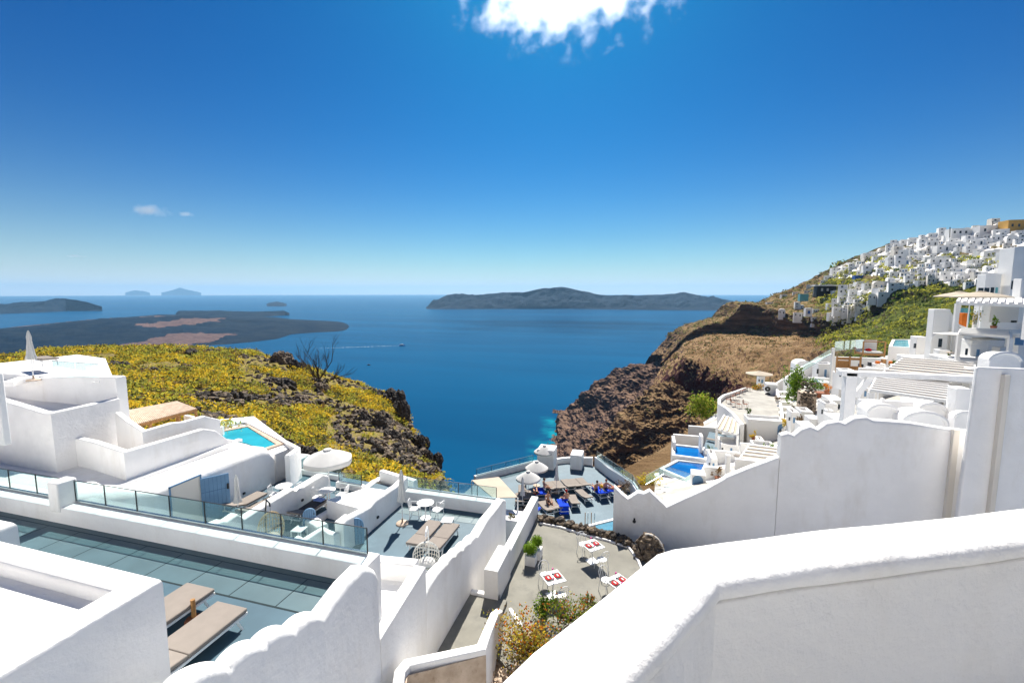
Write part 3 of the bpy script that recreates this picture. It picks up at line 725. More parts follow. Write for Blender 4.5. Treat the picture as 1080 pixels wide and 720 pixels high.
# ---- E parapets
W([(-23.9,13.35,-6.36),(-22.5,13.2,-6.36),(-20.0,12.8,-6.44),(-20,16.3,-6.49),(-20,16.9,-6.75),(-20,17.53,-7.39),(-20,18.0,-7.6),(-20,18.4,-7.75)],.28,-7.65,.06,1,'white parapet boxing in the small roof terrace above the blue door')
W([(-23.4,14.75,-5.55),(-22.4,14.5,-5.8),(-20.72,14.05,-6.02),(-20.72,15.4,-6.0),(-20.72,15.9,-6.1),(-20.72,17.0,-6.1),(-20.72,17.8,-6.5)],.25,-7.6,.05,1,'inner white parapet stepping behind the one above the blue door')
# ---- F and G
mb=MB(); mb.wall([(-33,12.62,-4.35),(-27.1,12.62,-4.7),(-24.05,12.55,-5.08),(-23.75,12.6,-5.06),(-23.72,14.2,-5.02),(-23.72,15.2,-5.0)],.34,-7.9,.05,1); o=mb.build('rough_wall','plaster_rough',smooth=60); tag(o,'rough hand-plastered white wall at the left edge below the smooth big wall','wall')
floor('roof_floor',[(-33,12.9),(-24,12.9),(-24,15.2),(-33,15.2)],-5.5,'plaster',thick=1)
mb=MB(); mb.wall([(-36,15.25,-5.1),(-31.8,15.25,-4.62),(-29.0,15.2,-4.3),(-26.5,15.2,-4.1),(-24.0,15.2,-4.0),(-23.86,15.22,-4.02)],.5,-8,.05,1); o=mb.build('big_wall','plaster',smooth=60); tag(o,'big smooth white wall holding up the top terrace at the left','wall')
floor('terrace_floor',[(-38,15.7),(-24.7,15.7),(-28.6,18),(-34,21.2),(-38,22)],-4.35,'plaster',thick=4)
mb=MB(); p0=PD(3.5,393,15.2); mb.box(p0.x-.9,p0.x,p0.y-.2,p0.y+.0,-5.2,p0.z); o=mb.build('garden_wall','plaster',bevel=.03); tag(o,'narrow white wall end cut by the left edge of the picture','wall')
W([PD(14,402,22)*1,PD(30,397,23),PD(60,397,24)],.5,-4.6,.08,1,'low white bench wall beside the closed parasol on the top terrace')
ga=PD(57,402.5,22.5); gb=PD(106,402.5,21.5); gc=PD(57,398,30); ga.z=gb.z=gc.z=-4.3
glass_rail('clear glass railing on the edge of the top terrace at the left',[ga,gb],.88,1.4,posts=False)
W([ga+Vector((0,.1,.02)),gb+Vector((0,.1,.02))],.3,-4.6,.03,1,'low white kerb under the glass of the top terrace')
# pergola
def pergola():
    root=empty('pergola',(-25.9,18,-8)); tag(root,'timber slatted pergola roof on round posts beside the left headland','pergola')
    c=[P(124,434.5,-6.6),P(186,423,-6.6),P(207,431,-6.6),P(128,451.5,-6.6)]
    mb=MB(); n=44
    for i in range(n):
        t=i/(n-1); a=c[0].lerp(c[1],t); b=c[3].lerp(c[2],t); mb.bar(a,b,.055,.04)
    mb.build('slat','wood_pale',parent=root,smooth=0)['kind']='stuff'
    mb=MB(); mb.bar(c[3]-Vector((0,0,.09)),c[2]-Vector((0,0,.09)),.1,.13); mb.build('beam','wood',parent=root,smooth=0)
    mb=MB(); mb.bar(c[0]-Vector((0,0,.09)),c[1]-Vector((0,0,.09)),.1,.13); mb.build('beam','wood',parent=root,smooth=0)
    mb=MB(); mb.bar(c[1]-Vector((0,0,.1)),c[2]-Vector((0,0,.1)),.1,.13); mb.build('beam','wood',parent=root,smooth=0)
    for t in (.03,.35,.74,.99):
        q=c[3].lerp(c[2],t); mb=MB(); mb.tube([(q.x,q.y,-8),(q.x,q.y,-6.7)],.075); mb.build('post','wood',parent=root)
    for t in (.03,.5,.99):
        q=c[0].lerp(c[1],t); mb=MB(); mb.tube([(q.x,q.y,-8),(q.x,q.y,-6.7)],.075); mb.build('post','wood',parent=root)
pergola()
floor('terrace_floor',[(-28.5,15),(-19.9,17.5),(-18.6,20.3),(-25.4,24.4),(-28.5,22)],-8.45,'plaster',thick=2)
W([(-27.2,20.9,-7.6),(-25.6,20.6,-7.6),(-24.5,19.9,-7.9),(-23.6,20.4,-7.9)],.25,-8.45,.05,1,'low white wall behind the pergola posts')
W([(-24.9,16.2,-7.4),(-24.9,18.9,-7.4)],.25,-8.45,.05,1,'white wall under the pergola roof')
# pool on the left
def leftpool():
    root=empty('swimming_pool',(-22,21,-8.6)); tag(root,'small turquoise swimming pool beside the pergola, below the headland','pool')
    c=[P(222,458,-8.42),P(261,450.5,-8.42),P(291,469,-8.42),P(276,474,-8.42),P(262,468,-8.42)]
    mb=MB(); mb.prism([(q.x,q.y) for q in c],-8.6,-8.42+.012); mb.build('water','pool_light',parent=root,smooth=0)
    mb=MB(); mb.wall([(q.x,q.y,-8.36) for q in (c[0],c[1],c[2],c[3])],.3,-9.5,.03,1); mb.build('pool_rim','wood_pale',parent=root)
leftpool()
W([P(250,446,-8.3),P(259,445,-8.3),P(311,472,-8.3),P(300,480,-8.3)],.25,-11,.05,1,'white outer rim of the left pool terrace')
glass_rail('glass panel at the corner of the left pool terrace',[P(232,452,-8.35),P(258,446.5,-8.35)],.4,1.8,posts=False)
# retaining bits under the left pool terrace
block('white retaining wall below the left pool terrace',-20.2,-18.45,18.9,20.2,-11,-8.5)
block('white retaining corner behind the terrace of the closed parasol',-18.9,-18.0,19.9,21.0,-11.5,-9.2)

# ---- the town behind the camera: sunlit white houses stepping up the slope
for k,(x0,x1,y0,y1,z1) in enumerate([(-4,10,-9,-5,2.2),(-26,-5,-8,-3.5,-1.5),(-30,-8,-16,-9,2.0),(-7,12,-18,-10,5.5),(12.5,24,-10,-2,3.5),(-48,-28,-12,-2,-1.0)]):
    root=block(['white house behind the foreground parapet','low white house behind the roof block','white house up the slope behind the roof block','tall white house up the slope behind the parapet','white house to the right behind the parapet','white house at the far left behind the terraces'][k],x0,x1,y0,y1,-12,z1,name='white_house')
    for j in range(3):
        mb=MB(); xx=x0+(x1-x0)*(j+.5)/3; mb.box(xx-.45,xx+.45,y1-.01,y1+.03,z1-2.4,z1-1.2); mb.build('window','blue_door',parent=root,smooth=0)
floor('terrace_floor',[(-50,-3.5),(-7,-3.5),(-7,2.2),(-50,2.2)],-6.9,'plaster',thick=3)
# ---------------------------------------------------------------- furniture prototypes (local coordinates, origin on the floor)
def lounger_proto(cush,label,flat=False,W_=.66,L_=1.95,back=18):
    r=empty('sun_lounger',(0,0,0)); tag(r,label,'sun lounger')
    h=.33; hx=W_/2; s=math.sin(R(back)); c=math.cos(R(back)); bl=.75
    mb=MB(); y0=-L_/2+bl
    for x in(-hx+.02,hx-.02): mb.bar((x,-L_/2+.05,h-.05),(x,L_/2,h-.05),.04,.05)
    for y in (y0,L_/2-.02,-L_/2+.1): mb.bar((-hx,y,h-.05),(hx,y,h-.05),.04,.04)
    mb.build('frame','white_metal',parent=r,smooth=0)
    for x in(-hx+.03,hx-.03):
        for y,k in((L_/2-.25,.12),(-L_/2+.35,-.12)):
            mb=MB(); mb.bar((x,y,h-.06),(x,y+k,0),.04,.04); mb.build('leg','white_metal',parent=r,smooth=0)
    mb=MB(); mb.box(-hx,hx,y0+.01,L_/2,h-.02,h+.07); mb.build('seat_cushion',cush,parent=r,bevel=.025,seg=3)
    mb=MB(); mb.obox((0,y0-c*bl/2,h+.03+s*bl/2),(2*hx,0,0),(0,c*bl,-s*bl),(0,.09*s,.09*c)); mb.build('backrest',cush,parent=r,bevel=.025,seg=3)
    if back>5:
        for x in(-hx+.03,hx-.03): mb=MB(); mb.bar((x,y0-c*bl*.8,h+s*bl*.75),(x,y0-c*bl*.9,h-.05),.025); mb.build('support','white_metal',parent=r,smooth=0)
    return r
LG=lounger_proto('cushion','x'); 
LGF=lounger_proto('cushion','x',back=3)
def chair_proto(label,m='white_metal',wire=False):
    r=empty('chair',(0,0,0)); tag(r,label,'chair')
    mb=MB(); mb.box(-.22,.22,-.21,.21,.43,.455); mb.build('seat',m,parent=r,bevel=.01)
    for x in(-.2,.2):
        for y in(-.19,.19):
            mb=MB(); mb.tube([(x,y,.43),(x*1.12,y*1.15,0)],.014,6); mb.build('leg',m,parent=r)
    mb=MB(); mb.tube([(-.21,-.2,.44),(-.22,-.26,.78),(-.15,-.28,.85),(.15,-.28,.85),(.22,-.26,.78),(.21,-.2,.44)],.016,6)
    for x in(-.12,-.06,0,.06,.12): mb.tube([(x,-.21,.45),(x,-.28,.85)],.009,5)
    mb.build('backrest',m,parent=r)
    for x in(-.24,.24):
        mb=MB(); mb.tube([(x,-.25,.66),(x,.12,.66),(x,.2,.62),(x*.95,.2,.44)],.014,6); mb.build('armrest',m,parent=r)
    return r
CH=chair_proto('x')
def table_proto(label,rad=.38,h=.73,m='white_metal',base='white_metal'):
    r=empty('table',(0,0,0)); tag(r,label,'table')
    mb=MB(); mb.lathe((0,0,0),[(rad-.01,h-.03),(rad,h-.02),(rad,h-.005),(rad-.01,h)],28); mb.build('tabletop',m,parent=r)
    mb=MB(); mb.tube([(0,0,.02),(0,0,h-.03)],.03,10); mb.build('stem',base,parent=r)
    mb=MB(); mb.lathe((0,0,0),[(.24,0),(.24,.02),(.05,.05)],20); mb.build('base',base,parent=r)
    return r
TB=table_proto('x')
def stool_proto(label):
    r=empty('side_table',(0,0,0)); tag(r,label,'side table')
    mb=MB(); mb.box(-.24,.24,-.24,.24,.4,.44); mb.build('tabletop','white_metal',parent=r,bevel=.01)
    for x in(-.21,.21):
        for y in(-.21,.21): mb=MB(); mb.box(x-.02,x+.02,y-.02,y+.02,0,.4); mb.build('leg','white_metal',parent=r,smooth=0)
    return r
ST=stool_proto('x')
def umb_closed(label,h=2.45,m='white_cloth'):
    r=empty('closed_parasol',(0,0,0)); tag(r,label,'parasol')
    mb=MB(); mb.tube([(0,0,.05),(0,0,h)],.022,8); mb.build('pole','white_metal',parent=r)
    mb=MB(); mb.lathe((0,0,0),[(.02,h+.02),(.05,h-.08),(.09,h-.3),(.08,h-.5),(.11,h-.8),(.14,h-1.15),(.19,h-1.35),(.17,h-1.4)],28,fn=lambda a,z:1+.22*math.cos(a*6+z*1.5)); mb.build('canopy',m,parent=r,smooth=70)
    mb=MB(); mb.tube([(.1*math.cos(t),.1*math.sin(t),h-.55) for t in [2*PI*k/16 for k in range(17)]],.012,5); mb.build('strap',m,parent=r)
    mb=MB(); mb.lathe((0,0,0),[(.28,0),(.28,.04),(.24,.07),(.04,.08),(.04,.25)],24); mb.build('base','terracotta' if m=='x' else 'wood_pale',parent=r)
    return r
UC=umb_closed('x')
def umb_open(label,rad=1.3,h=2.4,n=8,m='white_cloth',drop=.42,val=.14):
    r=empty('open_parasol',(0,0,0)); tag(r,label,'parasol')
    mb=MB(); mb.tube([(0,0,.05),(0,0,h)],.025,8); mb.build('pole','white_metal',parent=r)
    mb=MB(); N_=n*4
    def rr(a): 
        k=(a/(2*PI/n))%1; return 1-.06*math.sin(PI*k)
    rings=[(.02,h+.02),(rad*.35,h-drop*.28),(rad*.7,h-drop*.62),(rad,h-drop),(rad*1.0,h-drop-val)]
    mb.lathe((0,0,0),rings,N_,fn=lambda a,z:rr(a)); mb.f=mb.f[:-1]; mb.m=mb.m[:-1]
    mb.f=[f for f in mb.f if len(f)==4]; mb.m=[0]*len(mb.f)
    cp=mb.build('canopy',m,parent=r,smooth=20)
    so_=cp.modifiers.new('s','SOLIDIFY'); so_.thickness=.012
    mb=MB(); mb.lathe((0,0,0),[(.0,h+.05),(rad*.16,h+.0),(rad*.18,h-.04)],16); mb.build('vent_cap',m,parent=r)
    for k in range(n):
        a=2*PI*k/n; mb=MB(); mb.bar((0,0,h-.03),(rad*.98*math.cos(a),rad*.98*math.sin(a),h-drop-.02),.018); mb.build('rib','wood_pale',parent=r,smooth=0)
    mb=MB(); mb.lathe((0,0,0),[(.3,0),(.3,.05),(.05,.08)],20); mb.build('base','wood_pale',parent=r)
    return r
UO=umb_open('x',rad=1.12,n=6,val=.2)
KM=make_kidmap()
def pl(proto,p,rz,label,group=None,z=None,scale=None):
    p=Vector(p); 
    if z is not None: p.z=z
    return place(proto,p,R(rz),label,group,KM,scale)
gl='sun loungers on the terraces'; gc_='white metal chairs on the terraces'; gs='small white side tables'; gu='closed parasols'; go_='open parasols'
gt='round white tables on the terraces'
# upper terrace
e=P(245,639,-6.6); BL=lounger_proto('cushion','beige padded sun lounger beside the scalloped wall on the upper blue terrace',W_=.80,L_=2.05,back=5)
BL.location=(e.x,e.y-1.02,UZ+.0); BL['group']=gl
b2=copy_tree(BL); b2.location=(e.x-1.22,e.y-.72,UZ); b2['label']='beige sun lounger half hidden behind the foreground roof block'
b=P(205,655,UZ)
r=empty('candle_holder',(b.x,b.y,UZ)); tag(r,'brown wooden candle post with round base between the two upper loungers','lantern')
mb=MB(); mb.lathe((b.x,b.y,UZ),[(.17,0),(.18,.04),(.15,.09),(.04,.11)],20); mb.build('base','terracotta',parent=r)
mb=MB(); mb.tube([(b.x,b.y,UZ+.1),(b.x,b.y,UZ+.5)],.045,8); mb.build('post','wood',parent=r)
# top terrace closed parasol
u=PD(35,396,22.5); o=pl(UC,u,10,'closed cream parasol on the top terrace at the left, standing against the dark island',gu,z=u.z-.25,scale=1.02)
lgd=PD(50,398,25); o=pl(LGF,lgd,75,'low lounger behind the closed parasol on the top terrace',gl,z=-4.35+.35)
# cell 1 (blue door terrace)
u=P(252,550,TZ); o=pl(UC,u,40,'closed white parasol in front of the house with the blue door',gu,scale=.86)
o=pl(LG,P(267,533,TZ),0,'beige lounger nearest to the blue door, along the house wall',gl)
o.location=(-17.45,16.0,TZ); o.rotation_euler.z=0
o=pl(LG,(-16.45,15.75,TZ),0,'beige lounger between the closed parasol and the white dividing wall',gl)
o=pl(ST,P(284,543,TZ),5,'small white side table next to the lounger near the blue door',gs)
o=pl(TB,P(300,527,TZ),0,'round white table at the glass end of the terrace with the blue door',gt)
o=pl(CH,P(291,530,TZ),-70,'white chair on the left of the table behind the blue door terrace',gc_)
o=pl(CH,P(311,526,TZ),90,'white chair on the right of the table behind the blue door terrace',gc_)
# cell 2 (open parasol)
LD=lounger_proto('cushion','x'); KM=make_kidmap()
o=pl(LD,(-14.15,16.2,TZ),0,'lounger with dark grey mattress and folded blue towel under the open parasol',gl)
mb=MB(); mb.box(-14.46,-13.84,15.95,16.9,TZ+.385,TZ+.44); m_=mb.build('mattress','cushion_dark',bevel=.02,seg=2); tag(m_,'dark grey mattress laid over the lounger under the open parasol','mattress')
mb=MB(); mb.box(-14.35,-13.9,16.75,17.05,TZ+.44,TZ+.5); m_=mb.build('folded_towel','towel_pale',bevel=.015,seg=2); tag(m_,'folded pale blue towel on the dark mattress','towel')
mb=MB(); mb.box(-14.2,-13.9,17.3,17.5,TZ+.4,TZ+.46); mb.box(-14.0,-13.7,17.34,17.5,TZ+.4,TZ+.43)
u=P(348,531,TZ); o=pl(UO,u,0,'big open white parasol over the small terrace below the rocky headland',go_,scale=1.0)
o.scale=(1.0,1.0,1.12)
o=pl(TB,(u.x-.05,u.y-.1,TZ),0,'round table under the big open parasol',gt)
o=pl(CH,P(336,533,TZ),-80,'white chair left of the table under the open parasol',gc_)
o=pl(CH,P(361,530,TZ),100,'white chair right of the table under the open parasol',gc_)
o=pl(ST,P(316,568,TZ),5,'white side table beside the smaller blue arched gate',gs)
def egg(label,base,m,stand,rz=0,h=1.3,hang=1.75):
    base=Vector(base); r=empty('egg_chair',base); tag(r,label,'hanging chair')
    mb=MB(); c=base+Vector((0,0,hang-h*.45))
    for k in range(14):
        a=-PI*.5+PI*k/13
        pts=[]
        for j in range(13):
            t=-PI/2+PI*j/12; q=Vector((.46*math.cos(t)*math.sin(a),.40*math.cos(t)*math.cos(a),h*.5*math.sin(t))); q.rotate(Matrix.Rotation(R(rz),3,'Z')); pts.append(c+q)
        mb.tube(pts,.013,5)
    for j in range(2,11):
        t=-PI/2+PI*j/12; pts=[]
        for k in range(13):
            a=-PI*.5+PI*k/12; q=Vector((.46*math.cos(t)*math.sin(a),.40*math.cos(t)*math.cos(a),h*.5*math.sin(t))); q.rotate(Matrix.Rotation(R(rz),3,'Z')); pts.append(c+q)
        mb.tube(pts,.010,5)
    mb.build('basket',m,parent=r)
    mb=MB(); q=Vector((0,.1,-h*.28)); q.rotate(Matrix.Rotation(R(rz),3,'Z')); mb.ball(c+q,(.33,.30,.13),sub=2); mb.build('cushion','cloth_cream' if m=='rattan' else 'white_cloth',parent=r)
    bk=Vector((.0,.62,0)); bk.rotate(Matrix.Rotation(R(rz),3,'Z'))
    tip=c+Vector((0,0,h*.5+.22))
    mb=MB(); mb.tube([base+bk+Vector((0,0,.03)),base+bk*1.25+Vector((0,0,.7)),base+bk*1.1+Vector((0,0,1.5)),base+bk*.7+Vector((0,0,tip.z-base.z+.12)),tip+bk*.1+Vector((0,0,.12)),tip],.03,8); mb.build('stand_arm',stand,parent=r)
    mb=MB(); mb.tube([base+Vector((.5*math.cos(t),.5*math.sin(t),.03)) for t in [2*PI*k/20 for k in range(21)]],.025,6); mb.build('base_ring',stand,parent=r)
    mb=MB(); mb.tube([tip,c+Vector((0,0,h*.5))],.008,5); mb.build('chain',stand,parent=r)
    return r
egg('beige rattan egg chair hanging from a black stand behind the glass railing',P(288,588,TZ),'rattan','black_metal',rz=60)
egg('white woven hanging chair at the near end of the two middle loungers',P(450,612,TZ),'rattan_white','white_metal',rz=20,h=1.0,hang=1.35)
# middle terrace
u=P(424.5,552,TZ); o=pl(UC,u,0,'closed white parasol in the middle of the blue terrace, casting a dark shadow',gu,scale=.98)
o=pl(LGF,(-8.18,15.78,TZ),0,'left one of the two beige loungers on the middle terrace',gl)
o=pl(LGF,(-7.40,15.78,TZ),0,'right one of the two beige loungers on the middle terrace',gl)
o=pl(ST,P(472,558,TZ),8,'small white side table at the foot of the middle loungers',gs)
o=pl(TB,P(449,546,TZ),0,'round white table at the back of the middle terrace',gt)
o=pl(CH,P(438,546,TZ),-75,'white armchair left of the table on the middle terrace',gc_)
o=pl(CH,P(461,547,TZ),80,'white armchair right of the table on the middle terrace',gc_)
for k,(u_,v_,x_) in enumerate([(318.5,527,-14.9),(252,567,-14.9),(398,545,-10.72),(257,520,-18.3)]):
    q=PX(u_,v_,x_); mb=MB(); mb.box(q.x-.01,q.x+.06,q.y-.06,q.y+.06,q.z-.05,q.z+.05); o=mb.build('wall_lamp','black_metal',bevel=.01)
    tag(o,['tiny dark wall lamp near the far end of the wall left of the open parasol','tiny dark wall lamp near the egg chair on the same dividing wall','tiny dark wall lamp on the wall left of the middle terrace','tiny dark wall lamp above the loungers by the blue door'][k],'lamp')
# ---------------------------------------------------------------- middle: passage, restaurant terrace, steps
PZ=-11.05
floor('passage_floor',[(-5.9,8),(-4.3,8),(-4.4,14.7),(-5.9,14.7)],PZ,'concrete',thick=2)
W([(-5.78,14.62,PZ+.10),(-4.72,14.62,PZ+.10)],.22,-13.5,.04,1,'low white kerb at the far end of the grey passage',name='kerb',cat='kerb')
floor('passage_floor',[(-6.2,14.8),(-4.7,14.8),(-4.4,24),(-6.2,24)],-12.4,'deck_blue',thick=1)
RZ2=-11.2
RF=[(-4.85,13.2),(-4.8,21.5),(-3.2,21.35),(-1.9,20.9),(-.55,20.0),(.1,19.4),(.2,21),(6,21),(5,10.5),(-3.4,10.5)]
floor('restaurant_floor',[(-4.85,13.0),(-4.8,21.45),(-3.4,21.3),(-2.2,21.0),(-.4,20.1),(3.5,19.5),(5,12),(-3.6,12)],RZ2,'concrete',thick=3)
W([(-4.78,16.2,-10.25),(-4.78,21.5,-10.25)],.36,-13,.05,1,'long white wall along the left edge of the restaurant terrace')
W([(-4.72,14.6,-9.95),(-4.72,16.25,-9.95)],.52,-12.4,.05,1,'higher white end block of the restaurant terrace wall')
W([P(412,730,-9.1),P(416,706,-9.15),P(426,694,-9.2),P(503,678,-9.25),P(509,664,-9.6),P(517.5,645,-10.1),P(523,641,-10.2)],.26,-13,.05,-1,'low white-topped wall with stained beige face beside the steps')
def oldface():
    a=P(412,730,-9.1);b=P(426,694,-9.2);c=P(503,678,-9.25); n=Vector((.2,-.26,0))
    mb=MB(); pts=[a+Vector((.27,.02,0)),b+Vector((.22,-.27,0)),c+Vector((.02,-.29,0)),c+Vector((.28,-.1,0))]
    mb.wall([(p.x,p.y,p.z-.16) for p in pts],.03,-13,.01,-1,arc=1)
    o=mb.build('stained_plaster','plaster_old',smooth=0); o.parent=bpy.data.objects[OLDW]; o.matrix_parent_inverse=bpy.data.objects[OLDW].matrix_world.inverted()
OLDW=[o.name for o in bpy.data.objects if o.get('label','').startswith('low white-topped wall')][0]
bpy.context.view_layer.update(); oldface()
# steps beside the main wall (bottom)
for k in range(4):
    z=-9.6-.22*(3-k)+.0
    q=P(404-3*k,701+6*k,-9.9+.0)
    mb=MB(); mb.box(-5.78,-5.05,9.1-.34*k,9.42-.34*k,-12,-10.35+.2*k); o=mb.build('step','plaster',bevel=.02); tag(o,['lowest','second lowest','third','top'][k]+' small white step between the scalloped wall and the stained wall','step')
# path and slope between restaurant and the foreground parapet
mb=MB(); mb.prism([(-4.35,9.0),(-4.15,11.4),(-4.0,12.6),(-3.4,12.6),(-2.9,11.6),(-2.2,9.0)],-14,-11.35); o=mb.build('path','plaster_old',smooth=0); tag(o,kind='structure')
for k in range(3):
    mb=MB(); mb.box(-4.15+.05*k,-3.3+.1*k,12.35+.32*k,12.66+.32*k,-12,-11.25+.12*k-.2); o=mb.build('step','plaster',bevel=.02); tag(o,['front','middle','rear'][k]+' white step leading up to the restaurant terrace','step')
W([P(540,640,RZ2),P(548,652,RZ2+.05),P(553,662,RZ2)],.16,-12,.04,-1,'small curved white kerb at the near corner of the restaurant terrace',name='kerb',cat='kerb')
# planter with two balls
def planter():
    b=P(560,594,RZ2); r=empty('planter',b); tag(r,'square white planter with two green ball shrubs on the restaurant terrace','planter')
    mb=MB(); mb.box(b.x-.22,b.x+.22,b.y-.22,b.y+.22,RZ2,RZ2+.42); mb.build('pot','plaster',parent=r,bevel=.02)
    rn=random.Random(3)
    for c,rad in ((Vector((b.x-.05,b.y,RZ2+.66)),.27),(Vector((b.x+.12,b.y+.5,RZ2+.72)),.25)):
        mb=MB(); mb.ball(c,rad*.8,sub=2)
        for i in range(420):
            d=Vector((rn.gauss(0,1),rn.gauss(0,1),rn.gauss(0,1))).normalized(); mb.leaf(c+d*rad*rn.uniform(.8,1.1),.035,rnd=rn)
        mb.build('ball_shrub','leaf_bright',parent=r,smooth=0)
    mb=MB(); mb.box(b.x-.10,b.x+.34,b.y+.28,b.y+.72,RZ2,RZ2+.42); mb.build('pot','plaster',parent=r,bevel=.02)
planter()
# restaurant tables with settings and wire chairs
def wirechair(label):
    r=empty('chair',(0,0,0)); tag(r,label,'chair')
    mb=MB(); 
    mb.lathe((0,0,0),[(.2,.44),(.21,.45),(.2,.46)],16); mb.build('seat','white_metal',parent=r)
    for x in(-.17,.17):
        for y in(-.16,.16): mb=MB(); mb.tube([(x,y,.44),(x*1.25,y*1.3,0)],.012,6); mb.build('leg','white_metal',parent=r)
    mb=MB(); mb.tube([(-.2,-.12,.45),(-.22,-.2,.75),(-.12,-.24,.88),(0,-.25,.91),(.12,-.24,.88),(.22,-.2,.75),(.2,-.12,.45)],.014,6)
    mb.tube([(-.12,-.15,.45),(-.1,-.22,.7),(0,-.24,.8),(.1,-.22,.7),(.12,-.15,.45)],.01,5)
    mb.tube([(0,-.18,.45),(0,-.24,.8)],.01,5); mb.build('backrest','white_metal',parent=r)
    return r
WC=wirechair('x'); KM=make_kidmap()
def resttable(px,label,k):
    base=P(px[0],px[1],RZ2); rz=R(38+k*5); r=empty('dining_table',base,0); tag(r,label,'table','set tables on the restaurant terrace')
    c=Vector((base.x,base.y,0)); ax=Vector((math.cos(rz),math.sin(rz),0)); ay=Vector((-ax.y,ax.x,0)); h=RZ2+.74; s=.74
    mb=MB(); mb.obox(c+Vector((0,0,h-.02)),ax*s,ay*s,(0,0,.04)); mb.build('tabletop','white_metal',parent=r,smooth=0,bevel=.008)
    mb=MB(); mb.tube([c+Vector((0,0,RZ2+.03)),c+Vector((0,0,h-.03))],.03,10); mb.build('stem','white_metal',parent=r)
    mb=MB(); mb.obox(c+Vector((0,0,RZ2+.015)),ax*.42,ay*.42,(0,0,.03)); mb.build('base','white_metal',parent=r,smooth=0)
    for j,sg in enumerate((-1,1)):
        q=c+ax*.19*sg
        mb=MB(); mb.obox(q+Vector((0,0,h+.004)),ax*.28,ay*.42,(0,0,.006)); o=mb.build('place_mat','dark',smooth=0); tag(o,'black place mat on the '+('left' if j==0 else 'right')+' half of the '+['nearer left','rear','right-hand'][k]+' restaurant table','place mat')
        pr=q+Vector((0,0,h+.008)); rr=empty('plate',pr); tag(rr,'red plate with folded napkin on the '+('left' if j==0 else 'right')+' mat of the '+['nearer left','rear','right-hand'][k]+' restaurant table','plate')
        mb=MB(); mb.lathe(pr,[(.05,0),(.125,.012),(.13,.018),(.08,.012)],22); mb.build('dish','red',parent=rr)
        mb=MB(); mb.obox(pr+Vector((0,0,.022)),ax*.06,ay*.13,(0,0,.02)); mb.build('napkin','white_cloth',parent=rr,smooth=0)
        g=c+ax*.12*sg+ay*.27*(1 if sg>0 else -1); rr=empty('wine_glass',g+Vector((0,0,h))); tag(rr,'pink wine glass by the '+('left' if j==0 else 'right')+' plate of the '+['nearer left','rear','right-hand'][k]+' restaurant table','glass')
        mb=MB(); mb.lathe(g+Vector((0,0,h)),[(.03,0),(.006,.01),(.006,.08),(.035,.12),(.032,.17)],12); mb.build('bowl','pinkglass',parent=rr)
    for sg,w_ in ((-1,'front'),(1,'rear')):
        q=c+ay*sg*.62+ax*0; place(WC,(q.x,q.y,RZ2),math.atan2(ay.y*-sg,ay.x*-sg)-PI/2,'white wire chair at the '+w_+' side of the '+['nearer left','rear','right-hand'][k]+' restaurant table','wire chairs on the restaurant terrace',KM)
mat('pinkglass',(.55,.05,.25),.15,.5)
resttable((583,628),'square white dining table nearest the flower bush',0)
resttable((624.5,592),'square white dining table at the rear',1)
resttable((652,633),'square white dining table partly behind the parapet',2)
# stone edging at the back of the restaurant terrace
def stonewall(label,pts,h,w,n,seed,m=('stone','stone_dark'),zb=0):
    rn=random.Random(seed); r=empty('stone_wall',pts[0]); tag(r,label,'stone wall')
    mbs=[MB(),MB()]
    L_=[(Vector(pts[i+1])-Vector(pts[i])).length for i in range(len(pts)-1)]; T=sum(L_)
    for k in range(n):
        t=rn.random()*T; i=0
        while i<len(L_)-1 and t>L_[i]: t-=L_[i]; i+=1
        q=Vector(pts[i]).lerp(Vector(pts[i+1]),t/L_[i]); q+=Vector((rn.uniform(-w,w)/2,rn.uniform(-w,w)/2,rn.uniform(0,h)))
        mbs[k%2].ball(q,(rn.uniform(.10,.2),rn.uniform(.1,.2),rn.uniform(.07,.14)),sub=1,jit=.6,seed=k)
    mbs[0].build('stone_course','stone',parent=r,smooth=0)['kind']='stuff'; mbs[1].build('stone_course','stone_dark',parent=r,smooth=0)['kind']='stuff'
    return r
sp=[P(571,549,RZ2),P(590,552,RZ2),P(617,561,RZ2),P(640,566,RZ2),P(666,575,RZ2)]
stonewall('rough dark stone edging along the back of the restaurant terrace',sp,.25,.35,190,2)
W([P(569,551,RZ2+.08),P(590,555,RZ2+.08),P(616,563,RZ2+.08),P(640,569,RZ2+.08),P(662,576,RZ2+.08),P(672,590,RZ2+.08),P(676,600,RZ2+.08)],.10,-12,.03,1,'thin white kerb line in front of the dark stone edging',name='kerb',cat='kerb')
# round stone oven
def oven():
    c=P(681,588,-11.2); c=Vector((c.x+.1,c.y,-11.2)); r=empty('stone_oven',c); tag(r,'rounded stone heap with a pale arched rim against the long white wall','stone wall')
    mb=MB(); rn=random.Random(5)
    for k in range(150):
        a=rn.uniform(0,PI); e=rn.uniform(0,PI/2); q=c+Vector((.55*math.cos(e)*math.cos(a)*rn.uniform(.8,1.15),-.55*math.cos(e)*math.sin(a)+.3,.8*math.sin(e)*rn.uniform(.8,1.1))); mb.ball(q,(rn.uniform(.08,.2),.16,rn.uniform(.07,.16)),sub=1,jit=1.0,seed=k)
    mb.build('stones','stone',parent=r,smooth=0)['kind']='stuff'
    mb=MB(); mb.ball(c+Vector((0,.3,0)),(.55,.5,.75),sub=3); mb.build('core','stone_dark',parent=r)
    mb=MB(); mb.tube([c+Vector((.66*math.cos(t),.2,.95*math.sin(t))) for t in [PI*k/14 for k in range(9)]],.05,6); mb.build('rim','plaster_cream',parent=r)
oven()
